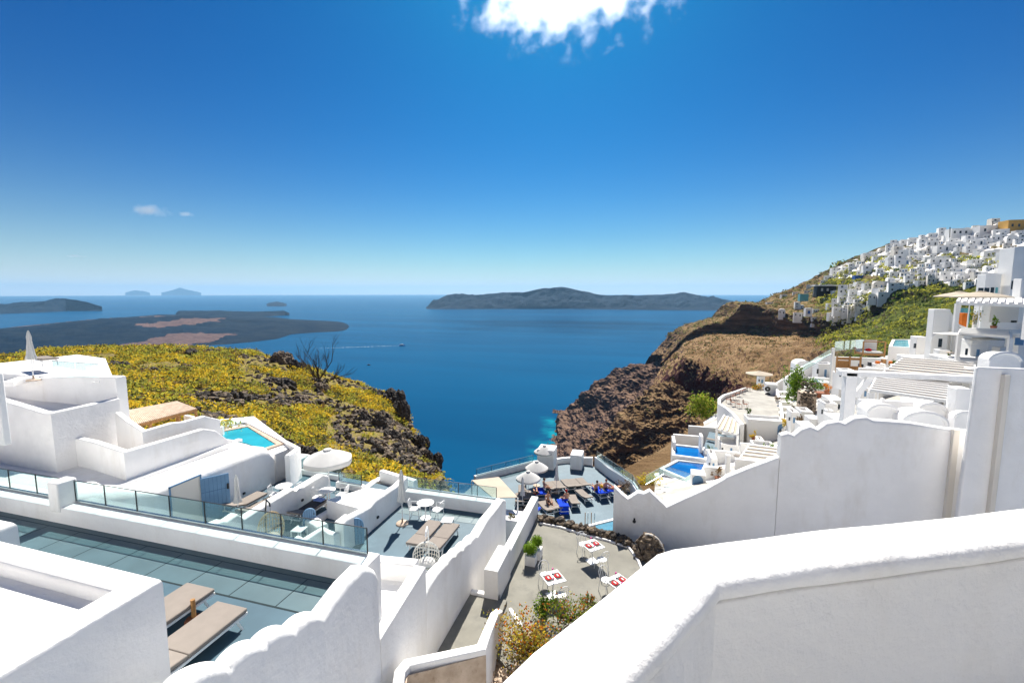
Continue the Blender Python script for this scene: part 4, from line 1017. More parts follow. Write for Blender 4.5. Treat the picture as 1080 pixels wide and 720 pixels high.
# plants
def bush(name,label,cat,c,rad,n,size,mats,seed,stem=None,flowers=None,parent=None):
    rn=random.Random(seed); c=Vector(c); r=empty(name,c); tag(r,label,cat)
    cl=[c+Vector((rn.gauss(0,.4)*rad[0],rn.gauss(0,.4)*rad[1],rn.uniform(.1,1)*rad[2])) for _ in range(max(5,n//60))]
    for mi,m in enumerate(mats):
        mb=MB()
        for k in range(n//len(mats)):
            q=rn.choice(cl); mb.leaf(q+Vector((rn.gauss(0,.17)*rad[0],rn.gauss(0,.17)*rad[1],rn.gauss(0,.17)*rad[2])),size*rn.uniform(.6,1.3),rnd=rn)
        mb.build('foliage',m,parent=r,smooth=0)
    mb=MB()
    for q in cl[:24]: mb.tube([c+Vector((rn.uniform(-.3,.3)*rad[0],rn.uniform(-.3,.3)*rad[1],-.05)),(c+q)/2+Vector((0,0,0)),q],.012,4)
    mb.build('stem','bark',parent=r)
    if flowers:
        mb=MB()
        for k in range(flowers[1]):
            q=rn.choice(cl)+Vector((rn.gauss(0,.2)*rad[0],rn.gauss(0,.2)*rad[1],abs(rn.gauss(0,.2))*rad[2]+.05)); mb.ball(q,flowers[2],sub=1)
        mb.build('flowers',flowers[0],parent=r,smooth=0)['kind']='stuff'
    return r
slope=[P(520,700,-11.3),P(545,668,-11.1),P(575,645,-11.0),P(610,640,-10.6),P(600,700,-10.2)]
mb=MB(); mb.add([(-3.9,9,-12),(-3.5,12.3,-11.4),(-2.4,13.2,-11.15),(3,14.6,-11.1),(3.5,9,-10.2),(-1,8,-10.6),(-3.9,9,-14),(-3.5,12.3,-14),(-2.4,13.2,-14),(3,14.6,-14),(3.5,9,-14),(-1,8,-14)],[(0,1,2,3,4,5),(0,6,7,1),(1,7,8,2),(2,8,9,3),(3,9,10,4),(4,10,11,5),(5,11,6,0)]); o=mb.build('flower_bed','land_near',smooth=0); tag(o,kind='structure')
bush('flowering_shrub','orange and yellow flowering shrub leaning over the foreground parapet edge','shrub',P(556,690,-11.0),(1.15,.75,.95),2600,.045,['leaf_lime','leaf_yellow','leaf_dry'],4,flowers=('flower_orange',170,.032))
bush('flowering_shrub','yellow-green flowering shrub further along the parapet edge','shrub',P(600,655,-10.9),(1.3,.6,.55),1700,.045,['leaf_lime','leaf_dry','leaf_bright'],5,flowers=('flower_orange',60,.03))
bush('green_shrub','upright green shrub beside the nearest restaurant table','shrub',P(574,652,RZ2),(.45,.4,.75),700,.05,['leaf','leaf_bright'],6)
bush('small_shrub','tiny flowering tuft at the restaurant terrace edge near the right-hand table','shrub',P(620,636,RZ2),(.35,.3,.35),260,.04,['leaf_bright','leaf_dry'],7,flowers=('flower_orange',14,.03))
mb=MB()
rn=random.Random(9)
for k in range(70):
    q=P(rn.uniform(505,565),rn.uniform(668,725),-11.2); mb.ball(q,rn.uniform(.04,.13),sub=1,jit=.5,seed=k)
o=mb.build('rubble','plaster_old',smooth=0); tag(o,kind='stuff')
# grape-like dry climbing plant on the stained wall
bush('dry_climber','dry brown climbing weeds on the stained beige wall','plant',P(492,716,-11.2),(.5,.2,.7),420,.03,['leaf_dry','leaf_yellow'],12)
# ---------------------------------------------------------------- long scalloped wall on the right (R1) and tower
YR=21.05
def PYs(l,y): return [PY(u,v,y) for u,v in l]
t1=PYs([(647.5,513.5),(655,521),(662,526.5),(666,524),(673,519.5),(679,521),(685,518),(703,535),(720,527),(745,516),(765,505),(766.5,503.5),(790,494),(822,482)],YR)
W(t1,.45,-13.5,.10,1,'long white wall with a V-shaped dip on top behind the restaurant terrace','long_wall')
t2=PYs([(822.4,459),(832,457),(838,459.5),(846,453),(855,450),(863,453.5),(873,446.5),(885,444.5),(892,447),(902,441),(915,440),(922,443.5),(935,444),(960,446),(1000,452.5),(1018,454.5),(1060,459)],YR)
t2[0].x=t1[-1].x+.02
W(t2,.5,-13.5,.14,1,'higher white wall with rounded steps on top at the right','long_wall')
q=PY(669,549,YR); mb=MB(); mb.ball((q.x,q.y-.06,q.z),.08,sub=2); mb.box(q.x-.04,q.x+.04,q.y-.06,q.y,q.z-.02,q.z+.14); o=mb.build('wall_lamp','black_metal'); tag(o,'small dark round lamp fixed to the long white wall above the restaurant','lamp')
# tower at the right
YT=20.2
tw=PYs([(1031,387),(1080,395),(1200,414)],YT); xb=PY(1016,528,YT).x
mb=MB(); zt=tw[0].z; xl=tw[0].x
mb.add([(xb-.2,YT-.05,-12),(xl+7,YT-.05,-12),(xl+7,YT+.2,-12),(xb-.2,YT+.2,-12),(xl,YT,zt),(xl+7,YT,zt),(xl+7,YT+.2,zt),(xl,YT+.2,zt)],[(0,1,5,4),(1,2,6,5),(2,3,7,6),(3,0,4,7),(4,5,6,7),(3,2,1,0)])
tower=mb.build('white_tower','plaster',bevel=.06,seg=3); tag(tower,'big plain white block rising at the right edge above the long wall','tower')
for (u0,u1,vt,vb,y_) in ((1004,1011,452,532,YR-.02),(1058,1064,395,520,YT-.1)):
    a=PY(u0,vt,y_);b=PY(u1,vt,y_); mb=MB(); mb.box(a.x,b.x,y_-.12,y_+.1,-12,a.z); o=mb.build('pilaster','plaster_cream',bevel=.02); tag(o,'narrow cream plaster strip '+('on the long wall left of the big white block' if u0<1020 else 'on the big white block at the right edge'),'pilaster')
# ---------------------------------------------------------------- sun deck with bathers
DZ=-16.5
def D_(u,v,z=None): return P(u,v,DZ if z is None else z)
dk=[(-14.5,27),(-13.5,35.8),(-9.6,40.5),(-6.6,42.5),(-4.2,42.5),(-.6,37.5),(.5,33),(.5,22),(-14.5,22)]
floor('sun_deck',dk,DZ,'deck_blue',thick=4)
W([(-13.6,35.9,DZ+.5),(-9.6,40.6,DZ+.5),(-6.6,42.6,DZ+.5),(-4.2,42.6,DZ+.75)],.35,DZ-4,.05,1,'white rim wall at the sea side of the bathers deck')
W([(-4.0,42.5,DZ+.9),(-2.6,40.2,DZ+.9),(-.5,37.4,DZ+.9),(.5,34,DZ+.9)],.35,DZ-4,.05,1,'white wall on the right side of the bathers deck')
glass_rail('thin glass railing on the right side of the bathers deck',[(-3.8,42.5,DZ+.9),(-.4,37.5,DZ+.9),(.6,34,DZ+.9)],.6,1.6)
glass_rail('thin glass railing at the sea side of the bathers deck',[(-13.6,36.1,DZ+.5),(-9.6,40.8,DZ+.5)],.6,1.6)
a=D_(610,506); 
for (u,v,w_,h_,lb) in ((575,515,1.6,1.9,'white boxy bar hut at the far corner of the bathers deck'),(607,509,1.1,1.4,'white square block at the right corner of the bathers deck')):
    q=PD(u,v,41); block(lb,q.x-w_/2,q.x+w_/2,q.y,q.y+1.6,DZ,DZ+h_,bevel=.05,name='hut',cat='hut')
# low stone wall behind
stonewall('dark stone wall behind the bathers deck between two white blocks',[PD(582,512,42.5),PD(603,509,42.5)],1.3,.3,120,14)
# big cream awning
def awning():
    z=-14.1; c=[P(497.5,506,z),P(526,502.5,z),P(547,524.5,z),P(530,526,z),P(513,527,z)]
    c=[P(497.5,506,z),P(526,502.5,z),P(546,524,z),P(520,524.5,z)]
    r=empty('canvas_awning',(c[0].x,c[0].y,DZ)); tag(r,'large flat cream canvas awning beside the bathers deck','awning')
    mb=MB(); mb.prism([(q.x,q.y) for q in c],z-.05,z); mb.build('canvas','cloth_cream',parent=r,smooth=0)
    for q in c: mb=MB(); mb.tube([(q.x,q.y,DZ),(q.x,q.y,z-.05)],.05,8); mb.build('post','white_metal',parent=r)
awning()
block('white side wall supporting the cream canvas awning',-8.9,-6.3,27.5,29,DZ,-15.0,name='garden_wall',cat='wall')
block('small white step block between middle terrace and bathers deck',-7.6,-6.0,24.5,26.5,DZ,-15.6,name='garden_wall',cat='wall')
LK=lounger_proto('cushion','x',W_=.68,back=14); LB=lounger_proto('towel_blue','x',W_=.72,back=25); KM=make_kidmap()
grp='sun loungers on the bathers deck'
spots=[(553,545,LK,-8,'lounger with black bag at the left end of the front row on the bathers deck'),(561,545,LB,-8,'blue-covered lounger second from the left in the front row'),
(576,539,LK,35,'beige lounger under the sitting bather in the centre of the deck'),(584,537,LK,35,'beige lounger beside the sitting bather in the centre'),(594,537,LB,20,'lounger hung with a bright blue towel in the front row'),
(605,532,LK,20,'white-framed lounger right of the bright blue towel'),(616,526,LK,35,'empty beige lounger standing alone in the middle of the deck'),
(633,523,LB,30,'blue-towelled lounger of the bather pair at the right side'),(643,521,LB,30,'second blue-towelled lounger next to the right-hand wall'),
(570,524,LB,20,'blue lounger of the dark-haired bather at the back left'),(582,517,LK,30,'lounger in the back row left of the closed parasol'),(590,516,LK,30,'lounger in the back row behind the closed parasol'),(599,514.5,LK,30,'back row lounger third from the right'),(607,514,LK,30,'back row lounger second from the right'),(615,513,LK,30,'rightmost lounger of the back row'),
(548,530,LK,15,'beige lounger near the cream awning'),(556,527,LK,15,'beige lounger below the open white parasol'),(551,521,LK,15,'lounger in the shade of the first white parasol')]
for (u,v,pr,a_,lb) in spots: pl(pr,D_(u,v),a_,lb,grp)
UO2=umb_open('x',rad=1.0,h=2.2,n=4,drop=.6); KM=make_kidmap()
pl(UO2,D_(557,524),20,'square white open parasol nearest to the cream awning',go_)
pl(UO2,D_(566,512),20,'square white open parasol at the far edge of the bathers deck',go_)
pl(UO2,PD(574,509,41.5),20,'white parasol standing in front of the boxy bar hut',go_,z=DZ)
pl(UC,D_(587,519),0,'closed white parasol in the back row of the bathers deck',gu)
pl(UC,D_(551,536),0,'closed white parasol at the left of the front lounger row',gu)
# people
def person(label,loc,rz,pose,swim='towel_blue',hairc='hair',swimtop=None,hat=None):
    """sitting or lying figure on a lounger, seat height .42; one continuous skinned body"""
    if pose=='sit': J=[((0,0,.50),.15),((0,-.03,.70),.125),((0,-.05,.92),.15),((0,-.03,1.04),.06),((0,-.01,1.10),.055)]
    if pose=='sit': legs=[[((s*.09,.05,.50),.09),((s*.12,.42,.52),.065),((s*.14,.52,.12 if s>0 else .3),.045),((s*.14,.62,.06 if s>0 else .42),.035)] for s in(-1,1)]; arms=[[((s*.19,-.05,.98),.055),((s*.24,-.02,.72),.042),((s*.20,.22,.62),.035),((s*.18,.30,.60),.03)] for s in(-1,1)]; hc=Vector((0,0,1.2))
    if pose=='legs_out': J=[((0,-.1,.50),.15),((0,-.2,.70),.125),((0,-.28,.90),.15),((0,-.29,1.02),.06),((0,-.28,1.07),.055)]; legs=[[((s*.09,-.04,.50),.09),((s*.11,.36,.60 if s<0 else .54),.065),((s*.11,.74,.47),.045),((s*.11,.82,.53),.035)] for s in(-1,1)]; arms=[[((s*.19,-.28,.96),.055),((s*.26,-.36,.70),.042),((s*.26,-.42,.50),.035),((s*.26,-.36,.46),.03)] for s in(-1,1)]; hc=Vector((0,-.26,1.18))
    if pose=='recline': J=[((0,-.1,.50),.15),((0,-.32,.58),.125),((0,-.55,.68),.15),((0,-.67,.73),.06),((0,-.72,.75),.055)]; legs=[[((s*.09,-.04,.50),.09),((s*.11,.36,.52 if s<0 else .70),.065),((s*.11,.76,.46),.045),((s*.11,.84,.52),.035)] for s in(-1,1)]; arms=[[((s*.19,-.55,.70),.055),((s*.29,-.35,.56),.042),((s*.26,-.10,.50),.035),((s*.24,-.02,.50),.03)] for s in(-1,1)]; hc=Vector((0,-.82,.80))
    r=empty('person',loc,rz); tag(r,label,'person')
    vs=[];es=[];rs=[]
    for p,q in J: vs.append(p); rs.append(q)
    for i in range(len(J)-1): es.append((i,i+1))
    for ch,at in [(l,0) for l in legs]+[(a,2) for a in arms]:
        pr=at
        for p,q in ch: vs.append(p); rs.append(q); es.append((pr,len(vs)-1)); pr=len(vs)-1
    me=bpy.data.meshes.new('body'); me.from_pydata(vs,es,[]); o=bpy.data.objects.new('body',me); col.objects.link(o)
    sk=o.modifiers.new('skin','SKIN')
    for i,sv in enumerate(me.skin_vertices[0].data): sv.radius=(rs[i],rs[i]*(.72 if i<3 else .95)); sv.use_root=(i==0)
    o.modifiers.new('ss','SUBSURF').levels=1; o.modifiers['ss'].render_levels=1
    bpy.context.view_layer.update(); ev=o.evaluated_get(bpy.context.evaluated_depsgraph_get()); m2=bpy.data.meshes.new_from_object(ev)
    mb=MB(); mb.add([v.co for v in m2.vertices],[tuple(p.vertices) for p in m2.polygons])
    bpy.data.objects.remove(o); bpy.data.meshes.remove(m2)
    mb.ball(hc,(.085,.10,.12),sub=3)                                   # head with nose, ears
    mb.ball(hc+Vector((0,.10,-.01)),(.015,.022,.022),sub=1)
    for s in(-1,1): mb.ball(hc+Vector((s*.085,-.005,0)),(.012,.02,.03),sub=1)
    for s in(-1,1):                                                     # hands: palm, four fingers and a thumb
        e=Vector(arms[0 if s<0 else 1][-1][0])+Vector((0,.03,0)); mb.ball(e,(.04,.05,.018),sub=2)
        for k in range(4): mb.tube([e+Vector(((k-1.5)*.019,.03,0)),e+Vector(((k-1.5)*.021,.075,-.004)),e+Vector(((k-1.5)*.021,.10+.006*(k in(1,2)),-.018))],[.009,.008,.006],5)
        mb.tube([e+Vector((-s*.035,-.01,0)),e+Vector((-s*.058,.03,-.005)),e+Vector((-s*.055,.055,-.01))],[.011,.009,.007],5)
    for s in(0,1): f=Vector(legs[s][-1][0]); mb.ball(f+Vector((0,.05,.0)),(.045,.10,.035),sub=2)
    mb2=MB(); mb2.v=mb.v; mb2.f=mb.f; mb2.m=mb.m
    q=bpy.data.meshes.new('body'); q.from_pydata(mb.v,[],mb.f); q.materials.append(MAT['skin']); q.polygons.foreach_set('use_smooth',[True]*len(q.polygons))
    bo=bpy.data.objects.new('body',q); col.objects.link(bo); bo.parent=r
    def child(n,m,fn):
        mb=MB(); fn(mb); x=bpy.data.meshes.new(n); x.from_pydata(mb.v,[],mb.f); x.materials.append(MAT[m]); x.polygons.foreach_set('use_smooth',[True]*len(x.polygons)); y=bpy.data.objects.new(n,x); col.objects.link(y); y.parent=r
    def hair(mb):
        mb.ball(hc+Vector((0,-.025,.025)),(.098,.105,.118),sub=2)
    child('hair',hairc,hair)
    child('eyes','dark',lambda mb:[mb.ball(hc+Vector((s*.034,.092,.015)),(.014,.008,.009),sub=1) for s in(-1,1)])
    child('mouth','red',lambda mb:mb.ball(hc+Vector((0,.092,-.055)),(.025,.008,.007),sub=1))
    p0=Vector(J[0][0]); child('swimwear',swim,lambda mb:mb.ball(p0+Vector((0,.02,-.01)),(.185,.175,.125),sub=2))
    if swimtop: p1=Vector(J[2][0]); child('swim_top',swimtop,lambda mb:mb.ball(p1+Vector((0,.0,-.03)),(.185,.145,.06),sub=2))
    if hat: child('hat',hat,lambda mb:mb.lathe(hc+Vector((0,0,.06)),[(.2,0),(.2,.01),(.1,.02),(.09,.09),(.03,.11)],16))
    return r
DZs=DZ+0.0
def psn(u,v,rz,pose,label,**k):
    q=D_(u,v); return person(label,(q.x,q.y,DZ),R(rz),pose,**k)
psn(578,535,-140,'sit','bather sitting sideways, bare back, in the centre of the deck',swim='dark')
psn(597,533,35,'sit','bather in red cap sitting upright behind the bright blue towel',swim='towel_blue',hairc='red')
psn(574,520,-60,'sit','dark-haired bather leaning over a blue towel at the back left',swim='white_cloth',swimtop='white_cloth')
psn(628,521,30,'legs_out','bare-chested bather sitting on the left blue lounger by the right wall',swim='dark')
psn(637.5,519.5,30,'legs_out','bather with orange hair sitting on the right blue lounger by the wall',swim='dark',hairc='terracotta')
psn(646,520,75,'recline','bather reclining against the right-hand wall of the deck',swim='red',swimtop='red')
psn(565,525,20,'recline','bather in a red swimsuit lying below the white parasol',swim='red',swimtop='red')
# draped towels and bags
for (u,v,w_,lb) in ((594,542,.75,'bright blue towel hanging over the end of a lounger in the front row'),):
    q=D_(u,v); mb=MB(); mb.box(q.x-.36,q.x+.36,q.y-.03,q.y+.0,DZ+.02,DZ+.62); mb.box(q.x-.36,q.x+.36,q.y-.03,q.y+.5,DZ+.60,DZ+.64); o=mb.build('towel','towel_blue',bevel=.01); o.rotation_euler.z=R(15); tag(o,lb,'towel')
for k,(u,v) in enumerate(((553,541),(561,541),(640,519),(634,519))):
    q=D_(u,v); mb=MB(); mb.ball((q.x,q.y,DZ+.52),(.22,.16,.13),sub=2,jit=.5,seed=k); o=mb.build('bag',['dark','red','white_cloth','leaf_yellow'][k]); tag(o,['black beach bag on the left lounger of the front row','red beach bag on the blue-covered lounger','white towel bundle between the two bathers at the right','yellow beach bag beside the bathers at the right'][k],'bag')
# small splash pool with rail
mat('towel_pale2',(.08,.24,.33),.15,.5)
def splash():
    c=[P(610,559,DZ+.1),P(650,549,DZ+.1),P(652,561,DZ+.1),P(628,566,DZ+.1)]
    r=empty('plunge_pool',c[0]); tag(r,'narrow blue plunge pool below the stone edging of the restaurant','pool')
    mb=MB(); mb.prism([(q.x,q.y) for q in c],DZ,DZ+.15); mb.build('water','towel_pale2',parent=r,smooth=0)
    mb=MB(); mb.wall([(q.x,q.y,DZ+.22) for q in c[:2]],.25,DZ,.03,1); mb.build('pool_rim','plaster',parent=r)
    for u in (617,620,623.5,627): q=P(u,553,DZ); mb=MB(); mb.tube([(q.x,q.y,DZ),(q.x,q.y,DZ+.9)],.03,6); mb.build('rail_post','chrome' if u in(620,627) else 'wood',parent=r)
splash()
for k,(u,v) in enumerate(((536,560),)):
    q=P(539,545,-15.0)
mb=MB(); q=PX(541,548,-5.4); 
bush('palm_pot','potted plant with brown leaves in the narrow gap by the middle terrace','plant',P(538,547,-14.6),(.3,.3,.4),140,.06,['leaf_dry','leaf'],15)

floor('courtyard_floor',[(-5.9,-4),(-.2,-4),(-.2,8.9),(-5.9,8.0)],-11.3,'plaster',thick=2)

block('unseen low white roof added to bounce sunlight onto the long white wall',3.5,16,6,20.9,-14,-11.7,name='white_house')  # out-of-view slab, added only to reflect sun up onto the long wall
# ---------------------------------------------------------------- the cascade of white terraces on the right
SU=[640,700,760,820,880,950,1020,1110]
SV=[[548,538,522,508,495,480,470,460],[530,512,499,484,460,445,436,425],[517,494,471,455,428,409,399,389],[510,480,452,428,404,386,376,366],[507,472,433,407,388,372,358,348]]
SD=[[34,34,32,30,28,26,24,22],[44,48,50,48,42,38,34,31],[52,58,68,70,60,52,46,42],[58,70,84,92,86,72,62,54],[64,80,96,114,112,96,82,72]]
def slope():
    rows=[[PD(u,v,d) for u,v,d in zip(SU,a,b)] for a,b in zip(SV,SD)]
    rows.insert(0,[q-_fw*3+Vector((0,0,-3)) for q in rows[0]])
    rows.append([q+_fw*14+Vector((0,0,-14)) for q in rows[-1]])
    for r in rows:
        q=r[0]+(-_rt*6)+Vector((0,0,-12)); r.insert(0,q)
    g=loft(rows,6,6,.6); o,_=terrain('village_slope',g,'land_far',[(.4,7,'r'),(.2,2,'r')],veg=lambda p,r,c:.15,seed=21)
    o.data.materials.append(MAT['paving_pale']); o.data.materials.append(MAT['plaster_far'])
    for pl_ in o.data.polygons:
        u,v=pix(o.data.vertices[pl_.vertices[0]].co+o.location)
        if u>738 or (u>690 and v>500): pl_.material_index=1+(hash((pl_.index//36)) %2)
slope()
def bx(label,ul,ur,vt,vb,d,L=3,m='plaster_far',name='white_house',cat='house',dz=1.5,bev=.05,parapet=False,wins=(),rise=0):
    q=PD(ul,vb,d); y0=q.y; a=PY(ul,vt,y0); b=PY(ur,vt,y0); x0,x1=min(a.x,b.x),max(a.x,b.x); zt=a.z; zb=q.z-dz
    if x0>0 and d<150:
        for _ in range(12):
            xs=PY(ul,vt,y0+L).x
            if xs-x0<=.42*(x1-x0): break
            L*=.8
        x0=max(x0,min(xs,x0+.42*(x1-x0)))
    mb=MB(); mb.box(x0,x1,y0,y0+L,zb,zt)
    if parapet:
        t=.22
        mb.box(x0,x1,y0+.003,y0+t,zt-.01,zt+.35); mb.box(x0,x1,y0+L-t,y0+L-.003,zt-.01,zt+.35); mb.box(x0+.003,x0+t,y0+t,y0+L-t,zt-.01,zt+.35); mb.box(x1-t,x1-.003,y0+t,y0+L-t,zt-.01,zt+.35)
    o=mb.build(name,m,smooth=40,bevel=bev); tag(o,label,cat)
    for (k,u0,u1,v0,v1,mm) in wins:
        a=PY(u0,v0,y0);b=PY(u1,v1,y0)
        mb=MB()
        if k=='arch':
            w=(b.x-a.x); pts=[(a.x,b.z),(b.x,b.z)]+[(a.x+w/2+w/2*math.cos(PI*t/8),a.z-w/2+w/2*math.sin(PI*t/8)) for t in range(9)]
            n=len(pts); mb.add([(x,y0-.05,z) for x,z in pts]+[(x,y0+.02,z) for x,z in pts],[tuple(range(n)),tuple(range(n,2*n))[::-1]]+[(i,(i+1)%n,(i+1)%n+n,i+n) for i in range(n)]); nm='door'
        else: mb.box(a.x,b.x,y0-.03,y0+.05,b.z,a.z); nm=k
        mb.build(nm,mm,parent=o,smooth=0)
    return o,(x0,x1,y0,zb,zt)
def vault(label,ul,ur,vt,vb,d,L=5,m='plaster_far',wins=(),name='vaulted_house'):
    q=PD(ul,vb,d); y0=q.y; a=PY(ul,vt,y0); b=PY(ur,vt,y0); x0,x1=a.x,b.x
    for _ in range(12):
        xs=PY(ul,vt,y0+L).x
        if xs-x0<=.3*(x1-x0): break
        L*=.8
    x0=max(x0,min(xs,x0+.3*(x1-x0))); w=x1-x0; zt=max(a.z,b.z); zs=zt-w*.32; zb=q.z-1.5
    pts=[(x0,zb),(x1,zb)]+[(x0+w/2+w/2*math.cos(PI*t/14),zs+(zt-zs)*math.sin(PI*t/14)) for t in range(15)]
    n=len(pts); mb=MB(); mb.add([(x,y0,z) for x,z in pts]+[(x,y0+L,z) for x,z in pts],[tuple(range(n)),tuple(range(n,2*n))[::-1]]+[(i,(i+1)%n,(i+1)%n+n,i+n) for i in range(n)])
    # raised rim along the arch
    rim=[(x,z) for x,z in pts[2:]]
    mb.tube([(x,y0-.0,z+.02) for x,z in rim],.10,6)
    o=mb.build(name,m,smooth=40); tag(o,label,'house')
    for (k,u0,u1,v0,v1,mm) in wins:
        a=PY(u0,v0,y0);b=PY(u1,v1,y0); mb=MB(); mb.box(a.x,b.x,y0-.03,y0+.05,b.z,a.z); mb.build(k,mm,parent=o,smooth=0)
    return o
W1='window'; 
# lower terraces by the two blue pools
def pool(label,pts,z,m,rimm='plaster_far',cover=None):
    c=[P(u,v,z) for u,v in pts]; r=empty('swimming_pool',c[0]); tag(r,label,'pool')
    mb=MB(); mb.prism([(q.x,q.y) for q in c],z-.6,z); mb.build('water',m,parent=r,smooth=0)
    A=sum(c[i].x*c[(i+1)%len(c)].y-c[(i+1)%len(c)].x*c[i].y for i in range(len(c)))
    mb=MB(); mb.wall([(q.x,q.y,z+.15) for q in c],.4,z-3,.04,-1 if A>0 else 1,closed=True); mb.build('pool_rim',rimm,parent=r)
    return r
pool('larger blue swimming pool in front, shaped with a slanting left side',[(700,495),(716,486.5),(743,489.5),(738,500),(726,506)],-21.4,'pool_deep')
pool('smaller blue swimming pool behind the larger one',[(712,470),(740,473),(743,484),(712,480)],-21.0,'pool_deep')
bx('pale back wall of the smaller blue pool terrace',710,742,458,466,66,.5,name='garden_wall',cat='wall')
bx('white fin wall at the right of the smaller blue pool',737,742,460,486,58,2.5,name='garden_wall',cat='wall')
bx('long white wall behind the two blue pools',742,792,474,490,57,.5,name='garden_wall',cat='wall')
bx('white wall right of the larger blue pool, next to the arched door',742,775,492,507,46,.5,name='garden_wall',cat='wall')
bx('white door block with blue arched door beside the larger pool',728,745,500,520,44,1.6,wins=[('arch',730.5,741,500.5,518.5,'blue_door')])
bx('white front wall of the small table terrace right of the pools',700,730,513,522,46,.4,name='garden_wall',cat='wall',dz=.5)
glass_rail('glass railing in front of the larger blue pool',[PD(681,511,46),PD(700,500,47),PD(728,509,46)],1.0,1.5,posts=False)
floor('terrace_floor',[P(u,v,-20.2).xy for u,v in ((690,533),(720,538),(760,512),(738,515),(700,516))],-20.2,'deck_blue',thick=3)
tt=P(703,526,-20.2); pl(TB,tt,0,'round white table on the small terrace by the blue pools',gt,scale=1.3)
for (u,v,a,lb) in ((694,527,-60,'white chair left of the round table by the blue pools'),(711,527,70,'white chair right of the round table by the blue pools'),(704,531,170,'white chair in front of the round table by the blue pools')):
    pl(CH,P(u,v,-20.2),a,lb,gc_,scale=1.15)
bush('dry_plant','dry pale plant in a white pot at the left end of the long wall','plant',PD(659,518,36),(.9,.7,1.3),260,.09,['leaf_dry','cloth_cream'],31)
bush('yellow_shrub','bright yellow shrubs on the cliff edge left of the pools','shrub',PD(680,515,50),(2.6,1.5,1.6),900,.12,['leaf_yellow','leaf_lime'],32)
bush('green_shrub','green bushy shrub on the slope behind the smaller pool','shrub',PD(742,440,95),(4.2,3,4),1400,.28,['leaf_lime','leaf_bright'],33)
bx('white block at the left of the blue pools',708,713,466,482,59,3)
# houses between pools and the round terrace
bx('white house front with blue arched door at its right end, below the round terrace',784,829,444,466,64,3,parapet=True,wins=[('arch',820.5,829,446.5,459,'blue_door')])
bx('white block with a narrow blue door left of the arched door house',774,786,452,470,66,3,wins=[('door',777,780,456,469,'blue_door'),('window',781.5,783,458,462,'window')])
bx('low white parapet terrace wall in front of the arched door house',780,824,467,474,56,.4,name='garden_wall',cat='wall')
bx('white terrace wall with plant pots, left of the egg chair',726,760,449,460,72,.5,name='garden_wall',cat='wall')
bx('white terrace block below the round terrace',760,776,440,452,74,3,m='plaster_far',wins=[('window',763,765,443,447,'window'),('door',770,772.5,444,451,'blue_door')])
floor('terrace_floor',[P(u,v,-22).xy for u,v in ((742,472),(776,478),(782,462),(748,455))],-22,'deck_blue',thick=3)
egg('small wicker egg chair on the terrace behind the pools',PD(758,462,70),'rattan','black_metal',rz=-20,h=1.9,hang=2.3)
for k,(u,v,a) in enumerate(((752,466,60),(762,468,60),(768,465,30),(776,466,30))):
    q=P(u,v,-21.98); pl(LGF,q,a,['dark-shaded lounger left of the small egg chair','lounger in front of the small egg chair','lounger right of the small egg chair','rightmost lounger on the terrace behind the pools'][k],gl)
# cream pergola roofs
def flatroof(label,pts,z,d=None,m='cloth_cream',beams=6,name='pergola'):
    c=[P(u,v,z) for u,v in pts]; r=empty(name,c[0]); tag(r,label,'pergola')
    n=beams
    for i in range(n):
        t0=(i+.12)/n; t1=(i+.88)/n
        a=c[0].lerp(c[1],t0);b=c[0].lerp(c[1],t1);e=c[3].lerp(c[2],t1);f=c[3].lerp(c[2],t0)
        mb=MB(); mb.prism([(q.x,q.y) for q in (a,b,e,f)],z-.03,z+.02); mb.build('canvas_panel',m,parent=r,smooth=0)
    for i in range(n+1):
        a=c[0].lerp(c[1],i/n); f=c[3].lerp(c[2],i/n); mb=MB(); mb.bar(a+Vector((0,0,.06)),f+Vector((0,0,.06)),.22,.2); mb.build('beam','plaster_far',parent=r,smooth=0)
    for a,b in ((c[0],c[1]),(c[3],c[2])): mb=MB(); mb.bar(a-Vector((0,0,.1)),b-Vector((0,0,.1)),.25,.22); mb.build('beam','plaster_far',parent=r,smooth=0)
    for q in c: mb=MB(); mb.box(q.x-.14,q.x+.14,q.y-.14,q.y+.14,z-2.6,z-.1); mb.build('post','plaster_far',parent=r,smooth=0)
flatroof('cream canvas roof with white beams above the larger pool',[(822,492),(824,474),(790,470),(778,487)],-16.8,beams=5)
flatroof('narrow cream canvas roof left of the arched door house',[(756,452),(778,458),(779,444),(764,438)],-19.0,beams=4)
bx('white corner post wall of the lower pergola',765,771,480,500,44,.6,name='pillar',cat='pillar')
bx('low white wall with loungers behind the lower pergola',775,824,484,500,43,.4,name='garden_wall',cat='wall')
pl(LGF,P(784,485,-18.5),60,'cream lounger under the lower pergola',gl); pl(LGF,P(800,488,-18.3),60,'second cream lounger under the lower pergola',gl)
vault('small white vault with a blue window just above the long wall',812,826,487,500,40,3,wins=[('window',818,821,489,493,'blue_door')])
